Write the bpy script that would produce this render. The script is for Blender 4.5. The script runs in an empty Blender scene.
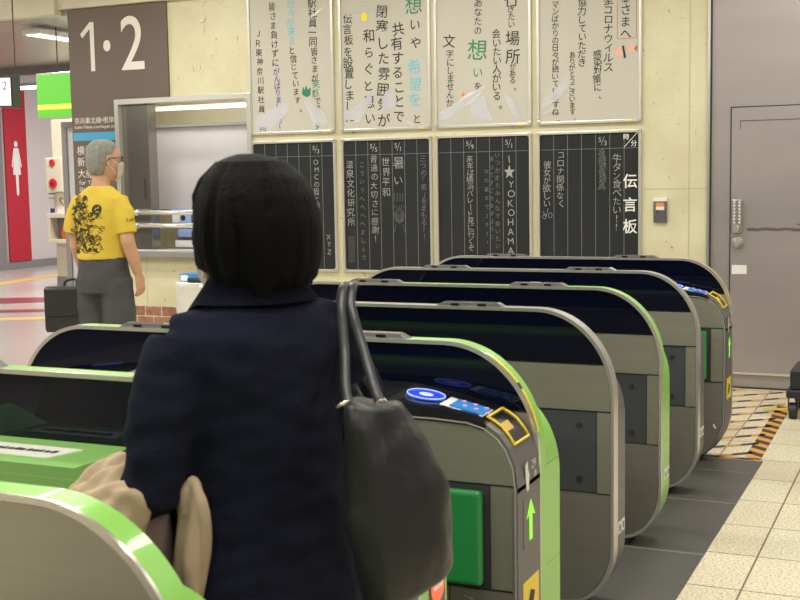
import bpy, bmesh, math, random
from mathutils import Vector, Matrix, Euler, noise
from mathutils.bvhtree import BVHTree
PI = math.pi
random.seed(7)
S = bpy.context.scene
COL = S.collection

# ------------------------------------------------------------------ materials
def mat(name, col, rough=.5, metal=0., emit=None, es=1., coat=0., spec=None, noise_amt=0., noise_scale=8., bump=0., bump_scale=60., stretch=None, alpha=None, sheen=0., trans=0.):
    m = bpy.data.materials.new(name); m.use_nodes = True
    nt = m.node_tree; b = nt.nodes['Principled BSDF']
    c = (col[0], col[1], col[2], 1)
    b.inputs['Base Color'].default_value = c
    b.inputs['Roughness'].default_value = rough
    b.inputs['Metallic'].default_value = metal
    b.inputs['Coat Weight'].default_value = coat
    if sheen: b.inputs['Sheen Weight'].default_value = sheen
    if spec is not None: b.inputs['Specular IOR Level'].default_value = spec
    if alpha is not None: b.inputs['Alpha'].default_value = alpha
    if trans: b.inputs['Transmission Weight'].default_value = trans
    if emit is not None:
        b.inputs['Emission Color'].default_value = (*emit, 1); b.inputs['Emission Strength'].default_value = es
    if noise_amt or bump:
        tc = nt.nodes.new('ShaderNodeTexCoord'); mp = nt.nodes.new('ShaderNodeMapping')
        if stretch: mp.inputs['Scale'].default_value = stretch
        nt.links.new(tc.outputs['Object'], mp.inputs['Vector'])
        if noise_amt:
            n = nt.nodes.new('ShaderNodeTexNoise'); n.inputs['Scale'].default_value = noise_scale; n.inputs['Detail'].default_value = 5
            nt.links.new(mp.outputs[0], n.inputs['Vector'])
            mx = nt.nodes.new('ShaderNodeMix'); mx.data_type = 'RGBA'
            k = noise_amt
            mx.inputs['A'].default_value = (col[0]*(1-k), col[1]*(1-k), col[2]*(1-k), 1)
            mx.inputs['B'].default_value = (min(1, col[0]*(1+k)), min(1, col[1]*(1+k)), min(1, col[2]*(1+k)), 1)
            nt.links.new(n.outputs['Fac'], mx.inputs['Factor']); nt.links.new(mx.outputs['Result'], b.inputs['Base Color'])
        if bump:
            n = nt.nodes.new('ShaderNodeTexNoise'); n.inputs['Scale'].default_value = bump_scale; n.inputs['Detail'].default_value = 4
            nt.links.new(mp.outputs[0], n.inputs['Vector'])
            bp = nt.nodes.new('ShaderNodeBump'); bp.inputs['Strength'].default_value = bump; bp.inputs['Distance'].default_value = .01
            nt.links.new(n.outputs['Fac'], bp.inputs['Height']); nt.links.new(bp.outputs[0], b.inputs['Normal'])
    return m
def srgb(r, g, b):
    f = lambda v: ((v/255)/12.92 if v/255 <= .04045 else (((v/255)+.055)/1.055)**2.4)
    return (f(r), f(g), f(b))
M = {}
M['glass'] = mat('black_glass', (.003, .004, .012), .035, 0, spec=.34)
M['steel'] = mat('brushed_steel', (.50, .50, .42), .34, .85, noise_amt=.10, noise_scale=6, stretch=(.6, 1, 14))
M['steel_lo'] = mat('shaded_steel', (.33, .32, .28), .42, .8, noise_amt=.14, noise_scale=5, stretch=(.5, 1, 9))  # darker copy of the gate steel, shade of the lower panels in its colour
M['rimmetal'] = mat('satin_aluminium', (.62, .61, .56), .28, .75)
M['trimlight'] = mat('bright_trim', (.75, .73, .66), .22, .7)
M['greyplastic'] = mat('grey_plastic', (.13, .125, .125), .45, .1)
M['greycover'] = mat('dark_grey_cover', (.15, .145, .15), .42, .35)
M['slot'] = mat('gate_frame_dark', (.03, .03, .033), .5)
M['door'] = mat('charcoal_panel', (.052, .056, .062), .5, .1)
M['green'] = mat('apple_green', (.25, .55, .10), .34, .0, coat=.25)
M['greendeck'] = mat('leaf_green', (.24, .48, .13), .3, coat=.3)
M['flap'] = mat('flap_green', (.015, .23, .055), .35, coat=.4)
M['black'] = mat('gloss_black', (.010, .010, .012), .18, coat=.3)
M['bolt'] = mat('bolt_black', (.02, .02, .022), .5)
M['yellow'] = mat('yellow_plastic', (.85, .62, .03), .4)
M['gold'] = mat('ochre_slot', (.62, .42, .08), .4)
M['blueglow'] = mat('blue_reader_glow', (.01, .01, .6), .3, emit=(.015, .03, 1.0), es=1.6)
M['blueglow2'] = mat('pale_reader_ring', (.2, .3, .9), .3, emit=(.25, .45, 1.0), es=1.6)
M['pinkdot'] = mat('pink_dot', (.7, .3, .45), .4, emit=(.75, .3, .5), es=.7)
M['screen'] = mat('blue_display', (.03, .16, .42), .3, emit=(.02, .15, .42), es=.5)
M['screenw'] = mat('display_white', (.7, .7, .66), .3, emit=(.4, .42, .36), es=.2)
M['arrow'] = mat('lit_arrow', (.3, .9, .05), .4, emit=(.25, .9, .03), es=.75)
M['redlit'] = mat('lit_red', (.9, .08, .03), .4, emit=(1., .12, .05), es=.9)
M['white'] = mat('white_print', (.78, .77, .74), .5)
M['sticker'] = mat('white_sticker', (.74, .74, .68), .35)
M['ink'] = mat('black_ink', (.02, .02, .022), .6)
M['inkgreen'] = mat('green_ink', (.03, .22, .11), .6)
M['inkblue'] = mat('indigo_ink', (.06, .05, .36), .6)
M['inksky'] = mat('sky_blue_ink', (.16, .48, .60), .6)
M['inkred'] = mat('red_ink', (.55, .08, .06), .6)
M['chalk'] = mat('white_chalk', (.34, .35, .34), .9)
M['chalkdim'] = mat('faint_chalk', (.17, .18, .175), .9)
M['chalkline'] = mat('ruled_line', (.20, .21, .21), .8)
M['board'] = mat('chalkboard_slate', (.025, .0265, .028), .7, spec=.15, noise_amt=.25, noise_scale=4, stretch=(1, 1, .6))
M['frame'] = mat('aluminium_frame', (.66, .65, .60), .32, .7)
M['paper'] = mat('poster_paper', (.50, .475, .405), .6, spec=.3, bump=.12, bump_scale=7, stretch=(1, 1, 3))
M['glintfilm'] = mat('pale_glint_film', (.72, .72, .78), .2, 0, alpha=.62)  # pale film, glints of the poster wrap put into its colour
M['leafgreen'] = mat('dark_leaf', (.02, .2, .11), .6)
M['yel'] = mat('yellow_spot', (.8, .66, .03), .6)
M['pinkpaint'] = mat('pink_paint', (.75, .42, .34), .7)
M['orangepaint'] = mat('orange_paint', (.75, .22, .06), .7)
M['brown'] = mat('brown_sign_sheet', srgb(101, 86, 78), .55, noise_amt=.04, noise_scale=3)
M['cyan'] = mat('sky_blue_band', srgb(70, 155, 200), .5)
M['signwhite'] = mat('sign_lettering', (.70, .67, .60), .55)
M['navy'] = mat('navy_wool', (.0075, .0092, .0195), .95, spec=.15, bump=.3, bump_scale=260)
M['beige'] = mat('beige_cotton', (.40, .30, .19), .8, bump=.3, bump_scale=40, noise_amt=.1)
M['lining'] = mat('taupe_lining', (.17, .12, .11), .7)
M['hair'] = mat('black_hair', (.0022, .002, .002), .62, spec=.10, noise_amt=.4, noise_scale=30, stretch=(9, 9, .6), bump=.5, bump_scale=30)
M['greyhair'] = mat('grey_hair', (.22, .215, .195), .7, noise_amt=.45, noise_scale=38, stretch=(1, 1, .35), bump=.7, bump_scale=45)
M['skin'] = mat('skin', (.52, .29, .18), .55, noise_amt=.06, noise_scale=6)
M['skinf'] = mat('skin_fair', (.62, .41, .31), .55)
M['mask'] = mat('white_mask_fabric', (.74, .70, .60), .8)
M['tshirt'] = mat('mustard_cotton', (.60, .43, .045), .85, bump=.3, bump_scale=25, noise_amt=.05)
M['print'] = mat('black_print', (.035, .028, .012), .8)
M['trousers'] = mat('charcoal_trousers', (.056, .056, .060), .85, bump=.4, bump_scale=18, noise_amt=.08)
M['shoe'] = mat('black_shoe', (.012, .012, .013), .4)
M['leather'] = mat('black_leather', (.024, .024, .025), .38, spec=.35, bump=.25, bump_scale=30)
M['nylon'] = mat('black_nylon', (.014, .014, .015), .6)
M['wrapglint'] = mat('wrap_glint', (.62, .60, .60), .25)
M['clip'] = mat('metal_clip', (.7, .62, .5), .25, .9)
M['brushsteelpost'] = mat('dark_steel_sheet', (.30, .28, .25), .25, .9, noise_amt=.06, noise_scale=2, stretch=(1, 1, .2))
M['blind'] = mat('lilac_blind', (.52, .50, .54), .7)
M['bluecard'] = mat('blue_leaflet', (.30, .42, .78), .5)
M['greencard'] = mat('green_leaflet', (.30, .62, .35), .5)
M['redcard'] = mat('red_leaflet', (.65, .06, .08), .5)
M['alarmred'] = mat('alarm_red', (.58, .01, .02), .3, coat=.4)
M['cream'] = mat('cream_paint', (.62, .57, .43), .6, noise_amt=.08, noise_scale=6)
M['red'] = mat('crimson_panel', srgb(178, 30, 48), .6)
M['farwhite'] = mat('pale_lilac_wall', (.60, .55, .55), .6)
M['base'] = mat('grey_baseboard', (.22, .21, .21), .6)
M['orangecard'] = mat('orange_card', (.80, .15, .03), .5)
M['lightgreen'] = mat('lit_green_sign', (.07, .35, .02), .4, emit=(.13, .56, .03), es=.72)
M['lityellow'] = mat('lit_yellow_band', (.7, .85, .1), .4, emit=(.55, .80, .04), es=.75)
M['litwhite'] = mat('lit_white', (.9, .9, .85), .4, emit=(.82, .85, .78), es=1.)
M['tube'] = mat('fluorescent_tube', (.9, .9, .9), .4, emit=(1, 1, .93), es=2.2)
M['panellight'] = mat('ceiling_diffuser', (.9, .9, .9), .4, emit=(1, 1, .92), es=3.0)
M['darkmetal'] = mat('dark_bracket', (.05, .048, .046), .5)
M['bagfilm'] = mat('bin_liner', (.80, .79, .76), .25, alpha=.55)
M['bin'] = mat('white_bin', (.66, .64, .58), .5)
M['boxblue'] = mat('blue_box', (.04, .27, .72), .45)
M['cart'] = mat('cart_black', (.018, .018, .022), .5)
M['orangetape'] = mat('orange_tape', (.60, .30, .06), .6, noise_amt=.15, noise_scale=14)
M['blacktape'] = mat('black_tape', (.055, .032, .025), .6)
M['yellowtape'] = mat('yellow_tape', (.62, .50, .05), .6)
M['tactile'] = mat('tactile_yellow', (.62, .42, .10), .55)
M['redfloor'] = mat('red_floor_stripe', (.24, .025, .05), .3)
M['capmat'] = mat('smoked_indicator', (.16, .16, .16), .15, coat=.8)
M['keyplate'] = mat('key_plate', (.30, .30, .33), .3, .9)
M['brass'] = mat('worn_nickel', (.52, .50, .46), .3, .85)
M['glasslens'] = mat('spectacle_lens', (.05, .05, .06), .1, alpha=.35)
M['stain'] = mat('wall_stain', (.33, .28, .17), .8)
M['joint'] = mat('panel_joint', (.47, .42, .27), .8)

def mat_floor():
    m = bpy.data.materials.new('terrazzo_tiles'); m.use_nodes = True; nt = m.node_tree; b = nt.nodes['Principled BSDF']
    tc = nt.nodes.new('ShaderNodeTexCoord'); mp = nt.nodes.new('ShaderNodeMapping')
    mp.inputs['Location'].default_value = (.64, -.20, 0)
    br = nt.nodes.new('ShaderNodeTexBrick'); br.offset = 0; br.squash = 1
    br.inputs['Scale'].default_value = 1; br.inputs['Brick Width'].default_value = .43; br.inputs['Row Height'].default_value = .415
    br.inputs['Mortar Size'].default_value = .004; br.inputs['Mortar Smooth'].default_value = .1
    br.inputs['Color1'].default_value = (.77, .71, .55, 1); br.inputs['Color2'].default_value = (.72, .64, .47, 1); br.inputs['Mortar'].default_value = (.19, .15, .10, 1)
    nt.links.new(tc.outputs['Object'], mp.inputs[0]); nt.links.new(mp.outputs[0], br.inputs['Vector'])
    n = nt.nodes.new('ShaderNodeTexNoise'); n.inputs['Scale'].default_value = 95; n.inputs['Detail'].default_value = 3
    nt.links.new(tc.outputs['Object'], n.inputs['Vector'])
    cr = nt.nodes.new('ShaderNodeValToRGB'); cr.color_ramp.elements[0].position = .36; cr.color_ramp.elements[1].position = .56
    cr.color_ramp.elements[0].color = (.62, .60, .56, 1); cr.color_ramp.elements[1].color = (1.08, 1.08, 1.08, 1)
    nt.links.new(n.outputs['Fac'], cr.inputs[0])
    n2 = nt.nodes.new('ShaderNodeTexNoise'); n2.inputs['Scale'].default_value = 3.5; nt.links.new(tc.outputs['Object'], n2.inputs['Vector'])
    cr2 = nt.nodes.new('ShaderNodeValToRGB'); cr2.color_ramp.elements[0].color = (.88, .86, .82, 1); cr2.color_ramp.elements[1].color = (1, 1, 1, 1)
    nt.links.new(n2.outputs['Fac'], cr2.inputs[0])
    m1 = nt.nodes.new('ShaderNodeMix'); m1.data_type = 'RGBA'; m1.blend_type = 'MULTIPLY'; m1.inputs['Factor'].default_value = 1
    m2 = nt.nodes.new('ShaderNodeMix'); m2.data_type = 'RGBA'; m2.blend_type = 'MULTIPLY'; m2.inputs['Factor'].default_value = 1
    nt.links.new(br.outputs['Color'], m1.inputs['A']); nt.links.new(cr.outputs[0], m1.inputs['B'])
    nt.links.new(m1.outputs['Result'], m2.inputs['A']); nt.links.new(cr2.outputs[0], m2.inputs['B'])
    nt.links.new(m2.outputs['Result'], b.inputs['Base Color']); b.inputs['Roughness'].default_value = .38
    return m
M['floor'] = mat_floor()
M['concourse'] = mat('polished_pink_floor', (.50, .45, .42), .22, noise_amt=.05, noise_scale=40)
M['mat'] = mat('grey_rubber_mat', (.078, .075, .070), .42, noise_amt=.22, noise_scale=7, bump=.05, bump_scale=200)
def mat_wall():
    m = bpy.data.materials.new('cream_wall_panels'); m.use_nodes = True; nt = m.node_tree; b = nt.nodes['Principled BSDF']
    tc = nt.nodes.new('ShaderNodeTexCoord')
    n = nt.nodes.new('ShaderNodeTexNoise'); n.inputs['Scale'].default_value = 2.2; n.inputs['Detail'].default_value = 8; n.inputs['Roughness'].default_value = .65
    nt.links.new(tc.outputs['Object'], n.inputs['Vector'])
    cr = nt.nodes.new('ShaderNodeValToRGB')
    cr.color_ramp.elements[0].position = .3; cr.color_ramp.elements[0].color = (.55, .50, .325, 1)
    cr.color_ramp.elements[1].position = .6; cr.color_ramp.elements[1].color = (.635, .59, .40, 1)
    nt.links.new(n.outputs['Fac'], cr.inputs[0])
    mp = nt.nodes.new('ShaderNodeMapping'); mp.inputs['Rotation'].default_value = (PI/2, 0, 0)
    nt.links.new(tc.outputs['Object'], mp.inputs[0])
    br = nt.nodes.new('ShaderNodeTexBrick'); br.offset = 0; br.inputs['Scale'].default_value = 1
    br.inputs['Brick Width'].default_value = .11; br.inputs['Row Height'].default_value = .11; br.inputs['Mortar Size'].default_value = .0016
    br.inputs['Color1'].default_value = (1, 1, 1, 1); br.inputs['Color2'].default_value = (.985, .985, .98, 1); br.inputs['Mortar'].default_value = (.955, .95, .935, 1)
    nt.links.new(mp.outputs[0], br.inputs['Vector'])
    v = nt.nodes.new('ShaderNodeTexNoise'); v.inputs['Scale'].default_value = 17; v.inputs['Detail'].default_value = 6; v.inputs['Distortion'].default_value = 1.5
    nt.links.new(tc.outputs['Object'], v.inputs['Vector'])
    cs = nt.nodes.new('ShaderNodeValToRGB'); cs.color_ramp.elements[0].position = .26; cs.color_ramp.elements[0].color = (.6, .55, .45, 1)
    cs.color_ramp.elements[1].position = .33; cs.color_ramp.elements[1].color = (1, 1, 1, 1)
    nt.links.new(v.outputs['Fac'], cs.inputs[0])
    m1 = nt.nodes.new('ShaderNodeMix'); m1.data_type = 'RGBA'; m1.blend_type = 'MULTIPLY'; m1.inputs['Factor'].default_value = 1
    m2 = nt.nodes.new('ShaderNodeMix'); m2.data_type = 'RGBA'; m2.blend_type = 'MULTIPLY'; m2.inputs['Factor'].default_value = 1
    nt.links.new(cr.outputs[0], m1.inputs['A']); nt.links.new(br.outputs['Color'], m1.inputs['B'])
    nt.links.new(m1.outputs['Result'], m2.inputs['A']); nt.links.new(cs.outputs[0], m2.inputs['B'])
    nt.links.new(m2.outputs['Result'], b.inputs['Base Color']); b.inputs['Roughness'].default_value = .5
    return m
M['wall'] = mat_wall()
def mat_brick():
    m = bpy.data.materials.new('red_brick'); m.use_nodes = True; nt = m.node_tree; b = nt.nodes['Principled BSDF']
    tc = nt.nodes.new('ShaderNodeTexCoord'); mp = nt.nodes.new('ShaderNodeMapping'); mp.inputs['Rotation'].default_value = (PI/2, 0, 0)
    br = nt.nodes.new('ShaderNodeTexBrick'); br.inputs['Scale'].default_value = 1; br.inputs['Brick Width'].default_value = .17; br.inputs['Row Height'].default_value = .088
    br.inputs['Mortar Size'].default_value = .005
    br.inputs['Color1'].default_value = (.33, .155, .10, 1); br.inputs['Color2'].default_value = (.20, .085, .06, 1); br.inputs['Mortar'].default_value = (.50, .44, .34, 1)
    nt.links.new(tc.outputs['Object'], mp.inputs[0]); nt.links.new(mp.outputs[0], br.inputs['Vector'])
    n = nt.nodes.new('ShaderNodeTexNoise'); n.inputs['Scale'].default_value = 22; nt.links.new(tc.outputs['Object'], n.inputs['Vector'])
    mx = nt.nodes.new('ShaderNodeMix'); mx.data_type = 'RGBA'; mx.blend_type = 'OVERLAY'; mx.inputs['Factor'].default_value = .6
    nt.links.new(br.outputs['Color'], mx.inputs['A']); nt.links.new(n.outputs['Fac'], mx.inputs['B']); nt.links.new(mx.outputs['Result'], b.inputs['Base Color'])
    b.inputs['Roughness'].default_value = .8
    return m
M['brick'] = mat_brick()
def mat_door():
    m = mat('steel_door_sheet', (.37, .335, .325), .34, .4, noise_amt=.16, noise_scale=1.6, stretch=(.5, 1, 2.2))
    return m
M['doorsteel'] = mat_door()
M['scuff'] = mat('dark_scuff', (.11, .09, .08), .7)
def mat_slats():
    m = bpy.data.materials.new('aluminium_slat_ceiling'); m.use_nodes = True; nt = m.node_tree; b = nt.nodes['Principled BSDF']
    tc = nt.nodes.new('ShaderNodeTexCoord'); w = nt.nodes.new('ShaderNodeTexWave'); w.wave_type = 'BANDS'; w.bands_direction = 'Y'
    w.inputs['Scale'].default_value = 3.2; w.inputs['Distortion'].default_value = 0
    nt.links.new(tc.outputs['Object'], w.inputs['Vector'])
    cr = nt.nodes.new('ShaderNodeValToRGB'); cr.color_ramp.elements[0].color = (.16, .165, .13, 1); cr.color_ramp.elements[1].color = (.40, .43, .33, 1)
    cr.color_ramp.elements[0].position = .0; cr.color_ramp.elements[1].position = .35
    nt.links.new(w.outputs['Fac'], cr.inputs[0]); nt.links.new(cr.outputs[0], b.inputs['Base Color'])
    b.inputs['Roughness'].default_value = .3; b.inputs['Metallic'].default_value = .55
    return m
M['slats'] = mat_slats()
M['hallceiling'] = mat('hall_ceiling_panel', (.42, .40, .36), .7)

# ------------------------------------------------------------------ mesh helpers
def finish(name, bm, mats, parent=None, smooth=False, bevel=0, seg=2, loc=None, rot=None, recalc=True):
    if recalc: bmesh.ops.recalc_face_normals(bm, faces=bm.faces[:])
    me = bpy.data.meshes.new(name); bm.to_mesh(me); bm.free()
    if not isinstance(mats, (list, tuple)): mats = [mats]
    for m in mats: me.materials.append(M[m] if isinstance(m, str) else m)
    if smooth: me.polygons.foreach_set('use_smooth', [True]*len(me.polygons))
    if smooth == 'auto':
        me.polygons.foreach_set('use_smooth', [True]*len(me.polygons)); me.set_sharp_from_angle(angle=.5)
    o = bpy.data.objects.new(name, me); COL.objects.link(o)
    if parent is not None: o.parent = parent
    if loc: o.location = loc
    if rot: o.rotation_euler = rot
    if bevel:
        b = o.modifiers.new('bevel', 'BEVEL'); b.width = bevel; b.segments = seg; b.limit_method = 'ANGLE'; b.angle_limit = .6
    return o
def thing(name, label, cat, loc=(0, 0, 0), rz=0, group=None):
    o = bpy.data.objects.new(name, None); COL.objects.link(o); o.empty_display_size = .1
    o.location = loc; o.rotation_euler = (0, 0, rz); o['label'] = label; o['category'] = cat
    if group: o['group'] = group
    return o
def tag(o, label, cat, group=None, kind=None):
    o['label'] = label; o['category'] = cat
    if group: o['group'] = group
    if kind: o['kind'] = kind
    return o
def struct(o): o['kind'] = 'structure'; return o
def box(bm, x0, x1, y0, y1, z0, z1, mi=0):
    v = [bm.verts.new(p) for p in ((x0,y0,z0),(x1,y0,z0),(x1,y1,z0),(x0,y1,z0),(x0,y0,z1),(x1,y0,z1),(x1,y1,z1),(x0,y1,z1))]
    for f in ((0,3,2,1),(4,5,6,7),(0,1,5,4),(1,2,6,5),(2,3,7,6),(3,0,4,7)):
        bm.faces.new([v[i] for i in f]).material_index = mi
def bx(name, x0, x1, y0, y1, z0, z1, m, parent=None, bevel=0):
    bm = bmesh.new(); box(bm, x0, x1, y0, y1, z0, z1); return finish(name, bm, m, parent, bevel=bevel)
def prism(bm, poly, y0, y1, mi=0):
    """polygon in (x,z), extruded along y"""
    a = [bm.verts.new((x, y0, z)) for x, z in poly]; b = [bm.verts.new((x, y1, z)) for x, z in poly]
    n = len(poly)
    bm.faces.new(a).material_index = mi; bm.faces.new(b[::-1]).material_index = mi
    for i in range(n):
        j = (i+1) % n; bm.faces.new((a[j], a[i], b[i], b[j])).material_index = mi
def ring_band(bm, outer, inner, y0, y1, mi=0):
    n = len(outer)
    V = [[bm.verts.new((x, y, z)) for x, z in P] for P, y in ((outer, y0), (inner, y0), (outer, y1), (inner, y1))]
    for i in range(n):
        j = (i+1) % n
        for a, b in ((0, 1), (1, 3), (3, 2), (2, 0)):
            bm.faces.new((V[a][i], V[a][j], V[b][j], V[b][i])).material_index = mi
def clip(poly, axis, val, keep_gt):
    out = []; n = len(poly)
    for i in range(n):
        a, b = poly[i], poly[(i+1) % n]
        ina = (a[axis] > val) == keep_gt; inb = (b[axis] > val) == keep_gt
        if ina: out.append(a)
        if ina != inb:
            t = (val-a[axis])/(b[axis]-a[axis]); p = [a[0]+t*(b[0]-a[0]), a[1]+t*(b[1]-a[1])]; p[axis] = val; out.append(tuple(p))
    return out
def clipbox(poly, x0, x1, z0, z1):
    for ax, v, k in ((0, x0, True), (0, x1, False), (1, z0, True), (1, z1, False)):
        poly = clip(poly, ax, v, k)
        if len(poly) < 3: return []
    return poly
def tube(bm, pts, radii, n=12, mi=0, flat=None, closed=False):
    """swept tube; radii scalar or (a,b); flat = reference vector for a-axis"""
    pts = [Vector(p) for p in pts]; rings = []; N = len(pts)
    if not isinstance(radii, (list,)): radii = [radii]*N
    prev = None
    for i, p in enumerate(pts):
        if closed: t = pts[(i+1) % N]-pts[i-1]
        else: t = pts[min(i+1, N-1)]-pts[max(i-1, 0)]
        t.normalize()
        ref = Vector(flat) if flat is not None else (prev if prev is not None else (Vector((0, 0, 1)) if abs(t.z) < .9 else Vector((1, 0, 0))))
        a = ref - t*ref.dot(t)
        if a.length < 1e-5: a = t.orthogonal()
        a.normalize(); b = t.cross(a); prev = a
        r = radii[i]; ra, rb = (r if isinstance(r, tuple) else (r, r))
        rings.append([bm.verts.new(p+a*(ra*math.cos(2*PI*k/n))+b*(rb*math.sin(2*PI*k/n))) for k in range(n)])
    rng = range(N if closed else N-1)
    for i in rng:
        A, B = rings[i], rings[(i+1) % N]
        for k in range(n):
            l = (k+1) % n; bm.faces.new((A[k], A[l], B[l], B[k])).material_index = mi
    if not closed:
        bm.faces.new(rings[0][::-1]).material_index = mi; bm.faces.new(rings[-1]).material_index = mi
def loft(bm, secs, n=32, mi=0, power=2.0, cap=True):
    """secs: (cx,cy,cz,rx,ry[,rotz])"""
    R = []
    for s in secs:
        cx, cy, cz, rx, ry = s[:5]; ro = s[5] if len(s) > 5 else 0
        ring = []
        for k in range(n):
            a = 2*PI*k/n; c, d = math.cos(a), math.sin(a)
            x = rx*math.copysign(abs(c)**(2/power), c); y = ry*math.copysign(abs(d)**(2/power), d)
            ring.append(bm.verts.new((cx+x*math.cos(ro)-y*math.sin(ro), cy+x*math.sin(ro)+y*math.cos(ro), cz)))
        R.append(ring)
    for A, B in zip(R, R[1:]):
        for k in range(n):
            l = (k+1) % n; bm.faces.new((A[k], A[l], B[l], B[k])).material_index = mi
    if cap:
        bm.faces.new(R[0][::-1]).material_index = mi; bm.faces.new(R[-1]).material_index = mi
def ell(bm, c, r, n=16, m=10, mtx=None):
    res = bmesh.ops.create_uvsphere(bm, u_segments=n, v_segments=m, radius=1)
    T = Matrix.Translation(Vector(c)) @ (mtx if mtx is not None else Matrix.Identity(4)) @ Matrix.Diagonal((r[0], r[1], r[2], 1))
    bmesh.ops.transform(bm, matrix=T, verts=res['verts'])
def spline(P, k=6):
    """Catmull-Rom through tuples of any dimension"""
    out = []; n = len(P)
    for i in range(n-1):
        p0, p1, p2, p3 = P[max(i-1, 0)], P[i], P[i+1], P[min(i+2, n-1)]
        for j in range(k):
            t = j/k
            out.append(tuple(.5*((2*b)+(-a+c)*t+(2*a-5*b+4*c-d)*t*t+(-a+3*b-3*c+d)*t**3) for a, b, c, d in zip(p0, p1, p2, p3)))
    out.append(tuple(P[-1])); return out
def remeshed(name, bm, m, parent=None, voxel=.006, smooth=4, loc=None, rot=None, disp=None):
    """fuse the overlapping pieces in bm into one continuous surface"""
    bmesh.ops.recalc_face_normals(bm, faces=bm.faces[:])
    me = bpy.data.meshes.new('tmp'); bm.to_mesh(me); bm.free()
    o = bpy.data.objects.new('tmp', me); COL.objects.link(o)
    r = o.modifiers.new('r', 'REMESH'); r.mode = 'VOXEL'; r.voxel_size = voxel
    s = o.modifiers.new('s', 'SMOOTH'); s.factor = .6; s.iterations = smooth
    dg = bpy.context.evaluated_depsgraph_get(); ev = o.evaluated_get(dg)
    me2 = bpy.data.meshes.new_from_object(ev)
    bpy.data.objects.remove(o); bpy.data.meshes.remove(me)
    me2.name = name; me2.materials.clear(); me2.materials.append(M[m])
    me2.polygons.foreach_set('use_smooth', [True]*len(me2.polygons))
    if disp:
        nm = [v.normal.copy() for v in me2.vertices]
        for v, q in zip(me2.vertices, nm):
            v.co += q*disp(v.co)
    ob = bpy.data.objects.new(name, me2); COL.objects.link(ob)
    if parent is not None: ob.parent = parent
    if loc: ob.location = loc
    if rot: ob.rotation_euler = rot
    return ob

# ------------------------------------------------------------------ lettering
GL = {}
def glyph(ch, bold=0.):
    key = (ch, bold)
    if key not in GL:
        cu = bpy.data.curves.new('g', 'FONT'); cu.body = ch; cu.size = 1; cu.resolution_u = 2 if ord(ch) > 255 else 6; cu.offset = bold; cu.fill_mode = 'FRONT'
        o = bpy.data.objects.new('g', cu); COL.objects.link(o)
        dg = bpy.context.evaluated_depsgraph_get(); dg.update()
        me = o.evaluated_get(dg).to_mesh()
        vs = [(v.co.x, v.co.y) for v in me.vertices]; fs = [tuple(p.vertices) for p in me.polygons]
        o.evaluated_get(dg).to_mesh_clear(); bpy.data.objects.remove(o); bpy.data.curves.remove(cu)
        GL[key] = (vs, fs)
    return GL[key]
def put(bm, ch, T, size, mi=0, bold=0., center=True, rot=0.):
    """add one glyph; T maps (x,y) of the lettering plane to 3d"""
    vs, fs = glyph(ch, bold)
    if not vs: return 0
    xs = [v[0] for v in vs]; cx = (min(xs)+max(xs))/2 if center else 0
    cy = .38 if center else 0
    c, s = math.cos(rot), math.sin(rot)
    V = []
    for x, y in vs:
        x, y = (x-cx)*size, (y-cy)*size
        V.append(bm.verts.new(T(x*c-y*s, x*s+y*c)))
    for f in fs:
        try: bm.faces.new([V[i] for i in f]).material_index = mi
        except ValueError: pass
    return (max(xs)-0)*size
def vcol(bm, text, X, Z, size, pitch, y, mi=0, bold=0., jit=.0, slant=0.):
    """vertical column on a plane facing -Y"""
    z = Z
    for i, ch in enumerate(text):
        if ch != ' ':
            jx, jz, jr = (random.uniform(-jit, jit)*size for _ in range(3)); jz *= .4; size = min(size, pitch*1.12) if len(text) > 2 else size
            r = -PI/2 if ch == 'ー' else jr*1.7/size
            ox = X+jx+slant*(Z-z)
            if ch in '。、': ox += size*.3; 
            sz = size*random.uniform(1-jit, 1+jit)
            put(bm, ch, (lambda a, b, ox=ox, zz=z+jz: (ox+a, y, zz+b)), sz, mi, bold, rot=r)
        z -= pitch
def hline(bm, text, T, size, mi=0, bold=0., track=.0):
    x = 0
    for ch in text:
        if ch == ' ': x += size*.3; continue
        vs, fs = glyph(ch, bold)
        if not vs: continue
        x0 = min(v[0] for v in vs); x1 = max(v[0] for v in vs)
        off = x - x0*size
        V = [bm.verts.new(T(v[0]*size+off, v[1]*size)) for v in vs]
        for f in fs:
            try: bm.faces.new([V[i] for i in f]).material_index = mi
            except ValueError: pass
        x += (x1-x0)*size + size*(.09+track)
    return x

# ================================================================== camera
cam = bpy.data.cameras.new('camera'); co = bpy.data.objects.new('camera', cam); COL.objects.link(co); S.camera = co
F, PITCH, ROLL, YAW = 1207.6, .1006, -.0172, .4253
cam.sensor_fit = 'HORIZONTAL'; cam.sensor_width = 36; cam.lens = F*36/800; cam.clip_start = .05
fw = Vector((-math.sin(YAW)*math.cos(PITCH), math.cos(YAW)*math.cos(PITCH), -math.sin(PITCH)))
r0 = Vector((math.cos(YAW), math.sin(YAW), 0)); u0 = r0.cross(fw)
c_, s_ = math.cos(ROLL), math.sin(ROLL)
R_ = r0*c_+u0*s_; U_ = -r0*s_+u0*c_
mw = Matrix((( R_.x, U_.x, -fw.x, 0), (R_.y, U_.y, -fw.y, 0), (R_.z, U_.z, -fw.z, 1.5), (0, 0, 0, 1)))
co.matrix_world = mw
cam.dof.use_dof = True; cam.dof.focus_distance = 8.2; cam.dof.aperture_fstop = 12

# ================================================================== setting
W = 8.56
bm = bmesh.new(); box(bm, -6.9, 4.2, -9, 9.6, -.1, 0); struct(finish('floor', bm, 'floor'))
bm = bmesh.new(); box(bm, -20, -6.9, -9, 24, -.1, 0); box(bm, -6.9, -6.86, 9.6, 24, -.1, 0)
struct(finish('floor_concourse', bm, 'concourse'))
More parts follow.
